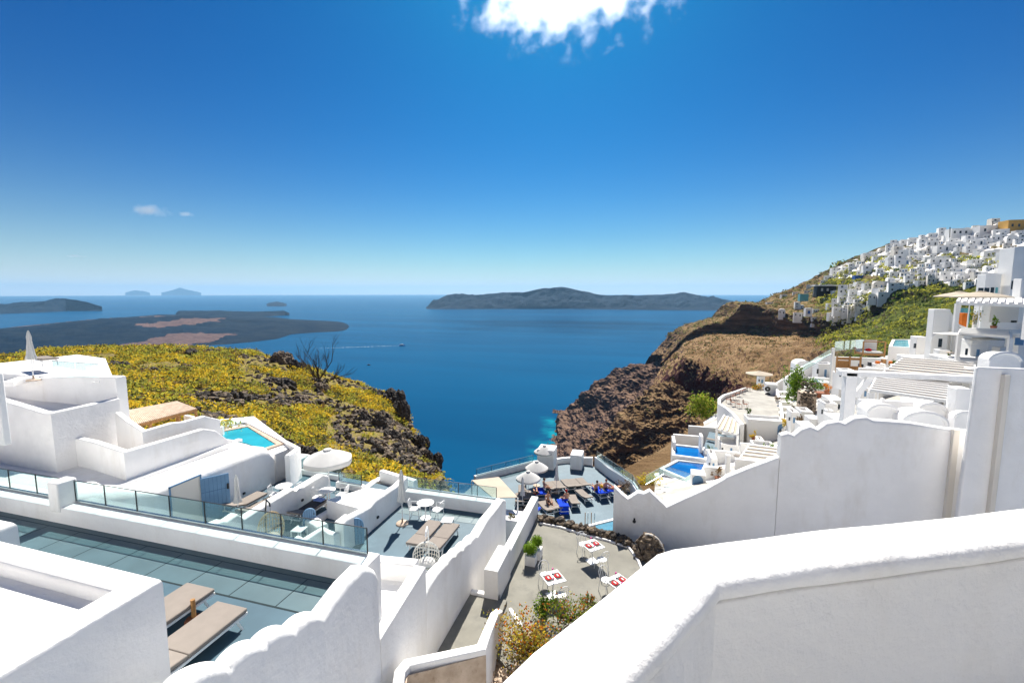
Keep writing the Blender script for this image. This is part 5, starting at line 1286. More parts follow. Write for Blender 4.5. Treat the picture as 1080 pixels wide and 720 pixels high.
# round terrace with brown furniture
rt=[(781,447),(772,436),(765,430),(757,425),(757,420),(762,416),(772,413),(786,408)]
zr=-18.5
W([P(u,v,zr) for u,v in rt],.5,-26,.08,-1,'curved white rim wall of the round terrace with brown chairs',m='plaster_far')
floor('terrace_floor',[P(u,v,zr-.6).xy for u,v in rt]+[P(820,412,zr-.6).xy,P(822,445,zr-.6).xy],zr-.6,'paving_pale',thick=7)
stonewall('rough stone base under the curved rim wall',[PD(757,432,84),PD(766,438,82),PD(774,444,80)],3.2,.6,160,44)
BRC=chair_proto('x','terracotta'); KM=make_kidmap()
for k,(u,v) in enumerate(((768,425),(773,421),(778,418),(783,415),(789,412),(779,430),(786,430),(773,428))):
    pl(BRC,P(u,v,zr-.6),40*k,'terracotta-brown chair number %s along the curved rim'%['one, leftmost','two from the left','three from the left','four from the left','furthest back','nearest the front','near the front right','beside the rim curve'][k] if k<0 else ['leftmost terracotta chair by the curved rim wall','second terracotta chair by the curved rim wall','middle terracotta chair by the curved rim wall','fourth terracotta chair by the curved rim wall','farthest terracotta chair on the round terrace','front terracotta chair on the round terrace','front right terracotta chair on the round terrace','terracotta chair at the bend of the curved rim wall'][k],'terracotta chairs on the round terrace',scale=1.5)
UB=umb_open('x',rad=2.6,h=3.0,m='cloth_cream',drop=.5); KM=make_kidmap()
pl(UB,PD(800,404,92),10,'beige open parasol at the back of the round terrace',go_,z=PD(800,404,92).z-.5)
def acbox():
    o,(x0,x1,y0,zb,zt)=bx('white housing with two stacked fan units on the round terrace',806,821,405,428,84,2.5,name='fan_housing',cat='housing')
    for k,v in enumerate((410,416.5)):
        q=PY(809.5,v,y0); mb=MB(); mb.tube([(q.x,y0-.08,q.z),(q.x,y0+.02,q.z)],.48,14); f=mb.build('fan','black_metal',parent=o)
        mb=MB(); mb.tube([(q.x,y0-.11,q.z),(q.x,y0-.07,q.z)],.12,8); mb.build('hub','white_metal',parent=f)
acbox()
bush('orange_planting','orange and green planting at the back of the round terrace','plant',PD(797,414,88),(1.8,1,1.6),420,.14,['leaf_yellow','leaf','flower_orange'],45)
# stairs
def stairs(label,u0,v0,u1,v1,d0,d1,n,w):
    a=PD(u0,v0,d0);b=PD(u1,v1,d1); r=empty('stairway',a); tag(r,label,'stairs')
    for k in range(n):
        q=a.lerp(b,k/(n-1)); mb=MB(); mb.box(q.x-w/2,q.x+w/2,q.y,q.y+(b.y-a.y)/n*.95,q.z-1.2,q.z); mb.build('step','plaster_far' if k%2 else 'concrete',parent=r,smooth=0)
stairs('white outdoor stairway climbing beside the green hedge',832,455,828,414,62,84,14,2.2)
W([PD(828,452,62),PD(826,430,72),PD(820,407,85)],.4,-24,.05,1,'sloping white wall left of the outdoor stairway',m='plaster_far')
W([PD(790,412,96),PD(820,404,98),PD(850,385,104),PD(880,372,108)],.5,-22,.05,1,'long white wall climbing diagonally behind the stairway',m='plaster_far')
bush('hedge','dark green clipped hedge hanging over the stone wall beside the stairway','hedge',PD(838,418,74),(1.6,3,4.2),1500,.2,['leaf','leaf_bright'],46)
bush('hedge','green hedge row along the top of the stone wall','hedge',PD(850,409,76),(4.0,1.2,1.3),900,.18,['leaf','leaf_bright'],47)
stonewall('pale rough stone wall right of the green hedge',[PD(842,432,66),PD(858,436,64)],4.4,.5,230,48,)
bx('cream plastered base of the stone wall by the hedge',841,862,414,440,66,2,m='plaster_old',name='garden_wall',cat='wall')
vault('white vaulted house with a shaded blue front at the foot of the brown slope',834,858,381,397,118,9)
bx('white house with a dark doorway and an orange-topped wall',878,902,394,422,62,4,wins=[('doorway',888,892.5,405,416,'window')])
bx('white glass-fronted room below the dark doorway house',866,892,421,436,56,4,wins=[('window',868,876,425,433,'teal_far'),('window',881,889,426,431,'window')])
bx('small white wall right of the stone wall',848,866,441,452,52,2,name='garden_wall',cat='wall')
bx('low white house roof just behind the rounded steps of the long wall',838,862,449,462,38,2.5)
bx('white terrace wall around a small turquoise pool',852,878,398,415,80,.5,name='garden_wall',cat='wall')
pool('tiny turquoise plunge pool on the terrace above the hedge',[(856,403),(869,404),(868,399),(857,399)],-15.6,'pool_light')
bx('orange-tiled counter on the terrace above the stone wall',858,876,414,418,66,1.6,m='terracotta',name='counter',cat='counter',dz=.2)
# orange screen and cabana
def screen():
    a=PD(883,377,60); r=empty('wooden_screen',a); tag(r,'orange-brown wooden lattice screen on the white terrace','screen')
    y=a.y
    for (u0,u1,v0,v1) in ((883,896,380,392),(897,908,386,392),(883,908,376.5,380)):
        p=PY(u0,v0,y);q=PY(u1,v1,y); mb=MB(); n=int((q.x-p.x)/.16)
        for k in range(n+1): x=p.x+(q.x-p.x)*k/max(1,n); mb.box(x-.05,x+.05,y-.03,y+.03,q.z,p.z)
        mb.box(p.x,q.x,y+.03,y+.06,q.z,p.z); mb.build('lattice_panel','wood',parent=r,smooth=0)
    for u in (883,896.5,908): p=PY(u,376,y);q=PY(u,393,y); mb=MB(); mb.box(p.x-.09,p.x+.09,y-.09,y+.09,q.z,p.z); mb.build('post','wood',parent=r,smooth=0)
screen()
def cabana():
    a=PD(911,374,78); y=a.y; r=empty('cabana',a); tag(r,'orange timber cabana frame with white drapes and red cushions','cabana')
    p0=PY(911,360,y);p1=PY(934,361,y);b=PY(911,374,y)
    for x in(p0.x,p1.x):
        for yy in(y,y+3): mb=MB(); mb.box(x-.09,x+.09,yy-.09,yy+.09,b.z-.3,p0.z); mb.build('post','wood',parent=r,smooth=0)
    for yy in(y,y+3): mb=MB(); mb.bar((p0.x,yy,p0.z),(p1.x,yy,p0.z),.16); mb.build('beam','wood',parent=r,smooth=0)
    mb=MB(); mb.box(p0.x,p1.x,y,y+3,b.z-.1,b.z+.25); mb.build('platform','wood',parent=r,smooth=0)
    mb=MB(); mb.box(p0.x+.2,p1.x-.2,y+.2,y+2.8,b.z+.25,b.z+.55); mb.build('mattress','white_cloth',parent=r,smooth=0)
    mb=MB(); mb.ball((p0.x+1.2,y+1,b.z+.75),(.5,.3,.3),sub=2); mb.build('cushion','red',parent=r)
    mb=MB(); mb.box(p0.x,p1.x,y+2.9,y+2.95,b.z+.3,p0.z); mb.build('drape','white_cloth',parent=r,smooth=0)
cabana()
pool('raised turquoise pool with a beige tiled front on the upper terrace',[(941,366),(959,367),(958,359),(944,359)],-8.0,'pool_light')
bx('beige tiled front of the raised turquoise pool',941,959,367,378,72,2,m='wood_pale',name='garden_wall',cat='wall')
bx('long white terrace wall below the orange cabana',876,942,376,383,74,.5,name='garden_wall',cat='wall')
bx('white square block right of the raised pool',960,979,355,385,62,4,wins=[('window',964,966,362,367,'window')])
bx('white pillar wall at the left of the glass terrace',877,881,367,400,72,3,name='pillar',cat='pillar')
glass_rail('glass railing of the terrace left of the orange cabana',[PD(880,370,76),PD(911,367,80)],1.6,2,posts=False)
glass_rail('pale glass railing left of the orange lattice screen',[PD(846,392,84),PD(876,374,90)],1.2,2,posts=False)
for k,(u,v) in enumerate(((918,384),(926,383),(932,381),(940,383),(908,386))):
    bx(['black-topped white sofa block','dark cushioned bench with orange end','brown low table','orange cushion stack on the white terrace','small dark planter on the terrace'][k]+' below the orange cabana',u-3,u+3,v-2,v+1.5,64,1,m=['cushion_dark','cushion_orange','wood','cushion_orange','dark'][k],name=['sofa','bench','low_table','cushion_stack','planter_box'][k],cat=['sofa','bench','table','cushion','planter'][k],dz=.1,bev=.03)
bx('white lower wall stretching under the beams at the right',905,1003,388,398,52,.5,name='garden_wall',cat='wall',dz=2.5)
bx('white terrace block behind the beams below the square block',945,1000,378,392,56,6,wins=[('window',950,952,381,385,'window'),('door',962,965,381,390,'blue_door'),('window',984,987,381,385,'window')])
# big cream shade roofs with white beams
flatroof('large cream canvas pergola with long white beams, upper right',[(1027,404),(1027,384),(952,378),(930,394)],-6.6,beams=7)
flatroof('lower cream canvas pergola with stepped panels beside the white post',[(1000,424),(1001,404),(926,396),(918,412)],-6.9,beams=8)
# post with brace
def bigpost():
    a=PD(899,440,23); r=empty('pergola_post',a); tag(r,'tall square white post with diagonal brace carrying a long beam','post'); y=a.y
    p=PY(893,393,y);q=PY(905,446,y); mb=MB(); mb.box(p.x,PY(905,393,y).x,y,y+.5,q.z-2,p.z); mb.build('shaft','plaster',parent=r,smooth=0,bevel=.02)
    s=PY(905,418,y);t=PY(921,398,y); mb=MB(); mb.bar((s.x,y+.25,s.z),(t.x,y+.25,t.z),.22,.28); mb.build('brace','plaster',parent=r,smooth=0)
    b0=PY(888,391.5,y); b1=PY(1027,404,y); mb=MB(); mb.bar((b0.x,y+.25,b0.z-.12),(b1.x+.4,y+.25,b0.z-.12),.5,.25); mb.build('beam','plaster',parent=r,smooth=0,bevel=.02)
bigpost()
bx('short white post below the lower cream pergola',928,934,420,440,24,.5,m='plaster',name='pillar',cat='pillar')
bx('white block behind the tower, right of the cream pergola',999,1026,409,450,23,3,m='plaster')
for k,(u0,u1,vt,vb,d) in enumerate(((904,948,428.5,450,23.5),(938,1000,437,456,22.2),(960,998,427,447,24),(1000,1032,436,455,21.9))):
    vault(['white vault with shaded arch right of the tall post','wide white vault directly behind the long wall top','small white vault with a round rim beneath the cream pergola','white vault tucked against the big white block'][k],u0,u1,vt,vb,d,4,m='plaster')
bx('low white wall between the tall post and the vaults',905,965,421,434,25,.3,m='plaster',name='garden_wall',cat='wall')
vault('large white vault rim just above the big white block',1032,1078,373,396,26,1.2,m='plaster')
# upper right group
bx('stair-shaped white wall with a blind arch, upper right',979,1003,326,384,52,1.2,dz=3,wins=[('niche',990,993,357,366,'window')])
bx('white parapet wall continuing right from the blind arch wall',1003,1083,346,372,51,1.2,dz=3)
W([PD(1002,327,52),PD(1006,333,52),PD(1012,342,52),PD(1022,346,52)],.8,-10,.06,1,'curved white wall shoulder between blind arch and parapet',m='plaster_far')
def arcline():
    c=PD(991,362,51.6); y=PD(979,384,52).y-.05; c=PY(990,362,y); mb=MB(); R_=PY(998,362,y).x-c.x
    mb.tube([(c.x+R_*math.cos(t),y,c.z+R_*1.7*math.sin(t)) for t in [PI*.28+PI*.75*k/14 for k in range(15)]],.10,6); o=mb.build('arch_moulding','plaster_far'); tag(o,'raised plaster arch line on the stair-shaped white wall','moulding')
arcline()
bx('white terrace base below the blind arch wall',979,1083,378,398,44,4,wins=[('door',990,993,381,393,'window'),('window',1003,1006,382,387,'window')])
flatroof('white beamed pergola on slim posts in front of the parapet',[(1066,356),(1064,349),(1014,347),(1012,352)],-3.9,m='white_cloth',beams=5)
UBW=umb_open('x',rad=1.5,h=2.1,n=8,m='white_cloth',drop=.15,val=.05); KM=make_kidmap()
pl(UBW,PD(1002,372,46),0,'round white parasol beside the blind arch wall',go_)
pl(UBW,PD(1040,374,44),0,'flat white parasol under the beamed pergola',go_,scale=.8)
bx('white arch block with a blue shuttered door at the right edge',1068,1090,352,382,40,2,wins=[('door',1071,1079,356,364,'blue_door')])
for k,(u,v) in enumerate(((966,388),(974,389),(984,389),(1000,388),(988,391),(1004,391))):
    pl(CH,PD(u,v,45),30*k,['white chair beside','second white chair beside','third white chair beside','white chair far right of','white chair in front of','white chair front right of'][k]+' the square block at the upper right',gc_,scale=1.4)
# parasol terrace with posts
flatroof('white flat roof on posts below the two cream parasols',[(1010,319),(1085,321),(1085,314.5),(1013,314)],-.9,m='plaster_far',beams=9)
UBC=umb_open('x',rad=3.0,h=3.2,n=6,m='cloth_cream',drop=.7); KM=make_kidmap()
pl(UBC,PD(1010,330,66),0,'left one of the two big cream parasols above the flat roof',go_,z=PD(1010,308,66).z-3.1)
pl(UBC,PD(1032,330,60),25,'right one of the two big cream parasols above the flat roof',go_,z=PD(1032,308,60).z-3.1)
bx('grey-white room wall behind the posts of the parasol terrace',1036,1075,320,345,58,4,dz=3,wins=[('window',1045,1073,322,340,'plaster_cream'),('planter',1066,1072,338,340,'dark')])
bx('blue-cushioned bench on the parasol terrace',1013,1024,325,330,60,1.5,m='teal_far',name='bench',cat='bench')
bx('orange cushions on the parasol terrace',1012,1021,330,333,58,1,m='cushion_orange',name='cushion_row',cat='cushion')
bx('white counter with yellow flowers on the parasol terrace',1026,1033,332,345,57,1,name='counter',cat='counter')
bush('yellow_plant','yellow flowering plant on the parasol terrace','plant',PD(1028,342,56),(1,.6,1.3),260,.1,['leaf_yellow','leaf'],51)
for k,u in enumerate((1011,1023,1034)): bx(['left','middle','right'][k]+' slim white post of the parasol terrace',u-1,u+1,317,347,55,.25,name='post',cat='post')
bx('tall plain grey-white building at the right edge of the hill',1055,1100,261,325,72,6,dz=6,wins=[('window',1067,1070,296,305,'window')])
bx('lower plain white building with a dark window strip, left of the tall one',1031,1057,289,322,74,5,dz=5,wins=[('window',1032,1037,303.5,308,'window'),('window',1038.5,1043,303.5,308,'window'),('window',1045,1048,303,309,'window'),('window',1050,1052,303,309,'teal_far')])
bx('small white annex in front of the tall plain building',1069,1095,294,318,66,3,dz=3)
# fill houses between (small white cubes in the cascade)
CASC=[(838,858,436,446,60,'flat white roof left of the glass-fronted room'),(756,782,470,476,60,'narrow white terrace strip behind the long pool wall'),(790,822,476,484,50,'flat white roof under the lower pergola'),(868,880,436,446,48,'white step house in front of the glass-fronted room'),(893,902,424,446,30,'white side wall hidden behind the tall post'),
(905,930,400,410,48,'white cube roof below the lattice screen'),(912,945,392,398,58,'flat white roof below the cabana terrace'),(857,880,385,398,96,'small white house under the diagonal wall'),(893,908,395,402,60,'white ledge under the lattice screen'),(946,962,381,388,60,'little white stair block right of the raised pool'),
(980,1010,386,394,48,'white bench block below the blind arch wall'),(1012,1045,362,380,46,'white low house front under the beamed pergola'),(1046,1070,366,384,45,'white low house front right of the round parasol'),
(842,856,419,426,74,'small white block on top of the hedge wall'),(826,838,402,408,90,'white shed beside the top of the outdoor stairway'),(798,807,398,404,98,'small white block under the beige parasol'),(862,877,405,413,77,'white wall right of the tiny turquoise pool'),(881,903,393,399,57,'white terrace wall just below the orange lattice screen'),(915,935,386,392,63,'low white seat wall below the orange cabana'),(938,956,388,396,55,'white cube at the left end of the upper canvas roof'),(862,884,428,440,50,'white L-shaped wall before the glass-fronted room'),(868,900,441,452,36,'white roof edge directly behind the rounded steps'),(829,843,437,446,58,'white block at the foot of the outdoor stairway'),(796,806,466,474,59,'white cube left of the low white parapet terrace'),(745,757,486,492,51,'low white ledge behind the larger blue pool'),(984,1003,372,380,50,'white ledge under the blind arch wall'),(1016,1036,388,396,38,'white ledge left of the big vault rim'),(904,918,409,418,41,'white block right of the tall post brace')]
for (a,b,c,d_,e_,lb) in CASC: bx(lb,a,b,c,d_,e_,3.5,parapet=(e_>45),wins=[('window',a+(b-a)*.2,a+(b-a)*.2+1.6,c+(d_-c)*.3,c+(d_-c)*.7,'window'),('door',a+(b-a)*.55,a+(b-a)*.55+1.8,c+(d_-c)*.35,d_,'blue_door')])
# ---------------------------------------------------------------- the village on the ridge
def housep(w,d,h,kind,seed,col_='plaster_far'):
    rn=random.Random(seed); r=empty('village_house',(0,0,0))
    mb=MB(); mb.box(-w/2,w/2,-d/2,d/2,-6,h); mb.build('wall',col_,parent=r,smooth=0)
    if kind=='vault':
        mb=MB(); n=9; pts=[(w/2*math.cos(PI*t/8),h+w*.3*math.sin(PI*t/8)) for t in range(n)]
        mb.add([(x,-d/2,z) for x,z in pts]+[(x,d/2,z) for x,z in pts],[tuple(range(n)),tuple(range(n,2*n))[::-1]]+[(i,i+1,i+1+n,i+n) for i in range(n-1)]); mb.build('roof',col_,parent=r,smooth=40)
    elif kind=='two':
        mb=MB(); mb.box(-w/2,w*.12,-d/2+1.2,d/2,h,h+2.7); mb.build('upper_storey',col_,parent=r,smooth=0)
        mb=MB(); mb.box(-w*.3,-w*.15,-d/2+1.14,-d/2+1.2,h+.9,h+1.9); mb.build('window','window',parent=r,smooth=0)
    elif kind=='dome':
        mb=MB(); mb.ball((0,0,h),(w*.42,w*.42,w*.42),sub=3); mb.build('dome','blue_far',parent=r)
    else:
        mb=MB(); t=.25
        mb.box(-w/2,w/2,-d/2,-d/2+t,h,h+.5); mb.build('parapet',col_,parent=r,smooth=0)
    nw=rn.choice((2,3,3))
    for k in range(nw):
        x=-w/2+w*(k+.5)/nw; z0=.9 if k!=1 else 0; mb=MB(); mb.box(x-.45,x+.45,-d/2-.05,-d/2+.02,z0,z0+(1.2 if k!=1 else 2.1)); mb.build('door' if k==1 else 'window','blue_door' if (k==1 and rn.random()<.4) else 'window',parent=r,smooth=0)
    mb=MB(); mb.box(w/2-.02,w/2+.04,-.5,.5,.9,2.1); mb.build('window','window',parent=r,smooth=0)
    return r
protos=[(housep(7,7,3.2,'flat',1),'flat-roofed white cube house'),(housep(9,6,3.4,'flat',2),'wide flat-roofed white house'),(housep(6,8,3.0,'vault',3),'white barrel-vaulted house'),(housep(8,7,3.2,'two',4),'two-storey white house'),(housep(5,6,2.8,'flat',5),'small white cube house'),(housep(8,7,3.4,'two',6,'plaster_cream'),'cream two-storey house'),(housep(10,6,3.0,'flat',7),'long low white house'),(housep(7,6,3.2,'vault',8,'plaster_cream'),'cream barrel-vaulted house')]
for p_,l_ in protos: tag(p_,l_,'house')
KM=make_kidmap()
for k,(u,v,d,m_,lb) in enumerate(((791,437,70,'leaf','potted shrub on the grey floor behind the arched door house'),(757,503,45,'leaf_dry','brown plant at the corner of the larger blue pool'),(829,449,60,'leaf_yellow','yellow potted plant by the arched door house'),(748,478,58,'leaf','round dark potted shrub against the wall behind the pools'),(812,476,50,'leaf_bright','potted plant beside the lower pergola'),(795,461,62,'leaf_yellow','orange-leaved pot on the wall below the arched door house'),(845,447,52,'leaf_dry','dry plant at the foot of the stone wall'),(872,412,60,'flower_orange','orange flowering pot on the tiled counter'),(942,388,58,'leaf','green pot plant below the raised pool'),(1001,384,46,'leaf','small pot plant by the round parasol'),(974,392,46,'leaf_dry','dry pot plant below the square block'),(1048,344,54,'leaf_bright','leafy pot plant in the parasol terrace room'),(820,422,76,'leaf_dry','brown shrub beside the outdoor stairway'),(897,421,58,'leaf','pot plant under the dark doorway house'))):
    p=PD(u,v,d); r_=bush('potted_plant',lb,'plant',p,(.55,.55,.9),150,.11,[m_],90+k)
    mb=MB(); mb.lathe(p-Vector((0,0,.45)),[(.22,0),(.32,.5),(.3,.52)],12); mb.build('pot','terracotta' if k%2 else 'plaster_far',parent=r_)
def inpoly(u,v,poly):
    c=False;n=len(poly)
    for i in range(n):
        (x1,y1),(x2,y2)=poly[i],poly[(i+1)%n]
        if (y1>v)!=(y2>v) and u<(x2-x1)*(v-y1)/(y2-y1)+x1: c=not c
    return c
VP=[(868,301),(880,284),(905,272),(950,255),(1000,241),(1090,228),(1090,300),(1030,302),(1000,303),(960,301),(940,296),(925,291),(910,291),(880,296)]
VP2=[(905,300),(940,296),(965,302),(935,310),(918,322),(905,334),(878,336),(885,320)]
VP3=[(806,322),(828,312),(852,304),(868,300),(880,298),(902,302),(890,318),(880,330),(850,342),(835,334)]
def village():
    H=len(HSG);Wd=len(HSG[0]); cells={}
    pts=[]
    for r in range(50,143):
        for c in range(Wd): 
            p=HSG[r][c]; u,v=pix(p)
            for k,(po,) in enumerate(((VP,),(VP2,),(VP3,))):
                if inpoly(u,v,po): pts.append((u,v,p,k)); break
    # sub-sample between grid points by jitter
    rn=random.Random(12); cand=[]
    for (u,v,p,k) in pts:
        for _ in range(3):
            q=p+Vector((rn.uniform(-4,4),rn.uniform(-4,4),0)); cand.append((u,v,q,k))
    rn.shuffle(cand); used=[]; n=0
    rowname=lambda v:'near the crest' if v<252 else 'high in' if v<264 else 'in the upper middle of' if v<276 else 'in the lower middle of' if v<288 else 'along the lower edge of'
    colname=lambda u:'above the two cream parasols' if 1000<u<1045 else 'behind the tall plain building' if u>=1045 else 'beyond the green cliff' if u>940 else 'next to the bell tower' if u>915 else 'on the thin left end of the ridge'
    for (u,v,p,k) in cand:
        d=p.dot(_fw)
        mp=(7.2 if k==0 else 7.0 if k==1 else (16 if v>312 else 8.5))
        pu,pv=pix(p)
        if pu>1086: continue
        if any(abs(pu-a)<mp*(1.0) and abs(pv-b)<mp*.52 for a,b in used): continue
        used.append((pu,pv)); n+=1
        if n>285: break
        w=rn.choices(range(8),[5,4,4,4,4,1,3,1])[0]; pr,lb=protos[w]
        sc_=d/480*mp*1.18/8.2*rn.choice((.75,.9,1,1.1,1.3,1.55)); sc_=max(.5,min(sc_,1.7))*(.72 if k==2 else 1)
        if k==2: zone='among the dark terraces at the left end of the village'
        elif k==1: zone='in the white tongue of houses running down to the green gully'
        else: zone=rowname(pv)+' the village, '+colname(pu)
        o=place(pr,p+Vector((0,0,.3)),R(rn.choice((-10,-14,-4,-18,-24,4))),None,'white houses of the village on the ridge',KM,scale=sc_)
        o['label']=' '.join((lb+' '+zone).split()[:16])
    print('village houses',n)
village()
HILL.data.materials.append(MAT['plaster_far']); HILL.data.materials.append(MAT['plaster_cream'])
for pl_ in HILL.data.polygons:
    q=HILL.data.vertices[pl_.vertices[0]].co+HILL.location; u,v=pix(q)
    if (inpoly(u,v,VP) or inpoly(u,v,VP2)) :
        k=noise.noise(Vector((q.x/12,q.y/12,q.z/3)))
        if k>.08: pl_.material_index=2
        elif k>-.1: pl_.material_index=3
DOM=housep(8,8,3,'dome',30); tag(DOM,'white church with a dark blue dome near the crest of the village','church')
q=PD(979,263,560); DOM.location=q-Vector((0,0,2)); DOM.scale=(1.1,)*3
def belltower():
    b=PD(946,277,590); r=empty('bell_tower',b); tag(r,'square white bell tower with a dark cap on the skyline','bell tower'); b=b-Vector((0,0,3))
    mb=MB(); mb.box(b.x-2.6,b.x+2.6,b.y-2.6,b.y+2.6,b.z,b.z+15); mb.build('shaft','plaster_cream',parent=r,smooth=0)
    for s in(-1,1): mb=MB(); mb.box(b.x+s*1.2-.6,b.x+s*1.2+.6,b.y-2.7,b.y-2.5,b.z+9,b.z+13); mb.build('opening','window',parent=r,smooth=0)
    mb=MB(); mb.ball((b.x,b.y,b.z+15.3),(1.9,1.9,1.9),sub=2); mb.build('dome','dark',parent=r)
belltower()
bx('long white building with a flat roof on the skyline crest',1004,1032,241,250,560,14,dz=8,bev=0,wins=[(W1,1006,1008,243.5,246,'window'),(W1,1012,1014,243.5,246,'window'),(W1,1018,1020,243.5,246,'window'),(W1,1026,1028,243.5,246,'window')])
bx('white building with a notched roof on the skyline, right of the long one',1034,1062,238,247,540,14,dz=8,bev=0,wins=[(W1,1038,1040,241,244,'window'),(W1,1050,1052,241,244,'window')])
bx('ochre-yellow building on the skyline at the right edge',1064,1090,232,243,520,16,dz=8,bev=0,m='ochre',wins=[(W1,1067,1069,236,239,'window'),(W1,1074,1076,236,239,'window')])
for k,(u,v0,v1) in enumerate(((1002,240,248),(1047,234,246),(963,257,263))):
    p=PD(u,v1,545); q=PD(u,v0,545); mb=MB(); mb.tube([p-Vector((0,0,3)),q],.45,6); mb.ball(q,.7,sub=1); o=mb.build('mast','dark'); tag(o,['dark mast at the left end of the long skyline building','dark mast between the skyline buildings','thin mast on the skyline left of the blue dome'][k],'mast')
bx('dark glass-fronted house with a white slab roof among the dark terraces',862,882,301.5,309,560,12,m='dark',name='house',dz=4,bev=0,wins=[(W1,866,868,304,307,'white_cloth'),(W1,872,874,304,307,'white_cloth')])
bx('white slab roof of the dark glass-fronted house',860,884,300.3,301.6,558,14,name='roof_slab',cat='roof',dz=.1,bev=0)
bx('bright blue painted house at the left end of the village',902,913,290.5,298,520,8,m='blue_far',dz=3,bev=0,wins=[(W1,905,907,293,296,'white_cloth')])
bx('turquoise house low at the left end of the village',844,853,310,315,560,8,m='teal_far',dz=3,bev=0)
bx('blue awning roof on the dark terraces',878,887,309.5,312,540,8,m='blue_far',name='awning',cat='awning',dz=1,bev=0)
bx('yellow awning roof right of the blue awning',886,895,311.5,313,536,8,m='leaf_yellow',name='awning',cat='awning',dz=1,bev=0)
bx('lone small white chapel with blue front on the dark cliff terraces',850,857,325,331,500,7,dz=3,bev=0,wins=[('door',852,854.5,327.5,331,'blue_far')])
bx('lone small white house with a dark door on the cliff terraces',885,893.5,326,332.5,480,7,dz=3,bev=0,wins=[('door',888,891,328.5,332.5,'window')])
stonewall('dark stone terrace wall under the blue house at the left end of the village',[PD(845,318,520),PD(880,321,500),PD(902,316,480)],2.5,2,150,71)
stonewall('lower dark stone terrace wall on the cliff below the village',[PD(836,327,520),PD(866,333,490),PD(896,334,470)],2.5,2,150,72)
bx('lone white hut high on the cliff terraces',873,879,320,324,500,6,dz=3,bev=0)
# ---------------------------------------------------------------- ground cover, rocks, tree
def cover(name,label,pts,mats,seed,nper,rad,size,cat='shrubs'):
    rn=random.Random(seed)
    mbs=[MB() for _ in mats]
    for p,s in pts:
        k=rn.choices(range(len(mats)),[m[1] for m in mats])[0]; mb=mbs[k]; rr=rad*s*rn.uniform(.6,1.3)
        for _ in range(nper):
            d=Vector((rn.gauss(0,1),rn.gauss(0,1),abs(rn.gauss(0,.8)))).normalized()*rr*rn.uniform(.55,1.05); d.z*=.75
            mb.leaf(p+d,size*s*rn.uniform(.6,1.3),rnd=rn)
    for k,mb in enumerate(mbs):
        if mb.v: o=mb.build(name,mats[k][0],smooth=0,recalc=False); tag(o,kind='stuff')
def samp(grid,n,rn,cond):
    H=len(grid);Wd=len(grid[0]); out=[]
    t=0
    while len(out)<n and t<n*30:
        t+=1; r=rn.uniform(0,H-1.01); c=rn.uniform(0,Wd-1.01); i=int(r);j=int(c); a=grid[i][j].lerp(grid[i][j+1],c-j); b=grid[i+1][j].lerp(grid[i+1][j+1],c-j); p=a.lerp(b,r-i)
        e1=grid[i+1][j]-grid[i][j]; e2=grid[i][j+1]-grid[i][j]; nn=e2.cross(e1); ar=nn.length; nn=nn.normalized() if ar>1e-6 else Vector((0,0,1))
        if cond(p,abs(nn.z),r/(H-1),c/(Wd-1),ar): out.append(p)
    return out
rn=random.Random(77)
def c1_(p,nz,r,c,ar):
    u,v=pix(p); 
    if r<.08 or r>.72 or u<-10 or u>470 or v<360 or v>530: return False
    d=p.length; 
    if rn.random()>min(1,ar/1.2): return False
    rockiness=noise.noise(p/6.5+Vector((4,2,0)))+.28*noise.noise(p/2.0)+ (.22 if u>250 else 0)+(.12 if u>330 else 0)+(.2 if nz<.5 else 0)
    return rockiness<.24
pts=[(p,rn.choice((.6,.8,1,1.2,1.5,2.0))) for p in samp(HG,17000,rn,c1_)]
def grp(p): return noise.noise(p/6+Vector((9,9,0)))*1.4
A=[q for q in pts if grp(q[0])+rn.uniform(-.25,.25)>0]; B=[q for q in pts if q not in A] if False else None
A=[];B=[]
for q in pts: (A if grp(q[0])+rn.uniform(-.28,.28)>.04 else B).append(q)
cover('yellow_scrub','',A,[('leaf_yellow',5),('leaf_lime',3),('leaf_olive',1.2)],1,22,.46,.085)
cover('green_scrub','',B,[('leaf_lime',4),('leaf_yellow',2.0),('leaf_olive',3),('leaf_dry',1.4)],2,22,.46,.085)
# rocks of the headland: crags as things, small stones as stuff
def crag(label,u,v,d,s,seed,m='stone_dark'):
    p=PD(u,v,d); mb=MB(); rn2=random.Random(seed)
    for k in range(9):
        q=p+Vector((rn2.uniform(-.7,.7)*s[0],rn2.uniform(-.6,.6)*s[1],rn2.uniform(-.6,.45)*s[2])); bm_=MB(); bm_.ball((0,0,0),1,sub=4)
        a=rn2.uniform(.35,.6); sx,sy,sz=s[0]*a,s[1]*a,s[2]*a*1.2
        vs=[]
        for vv in bm_.v:
            w_=Vector(vv); n_=noise.ridged_multi_fractal(w_*1.6+Vector((seed,k,0)),1,2.2,5,1,2)*.32-.30; w_=w_*(1+n_); vs.append((q.x+w_.x*sx,q.y+w_.y*sy,q.z+w_.z*sz))
        mb.add(vs,bm_.f)
    o=mb.build('crag',m,smooth=0); tag(o,label,'rock'); return o
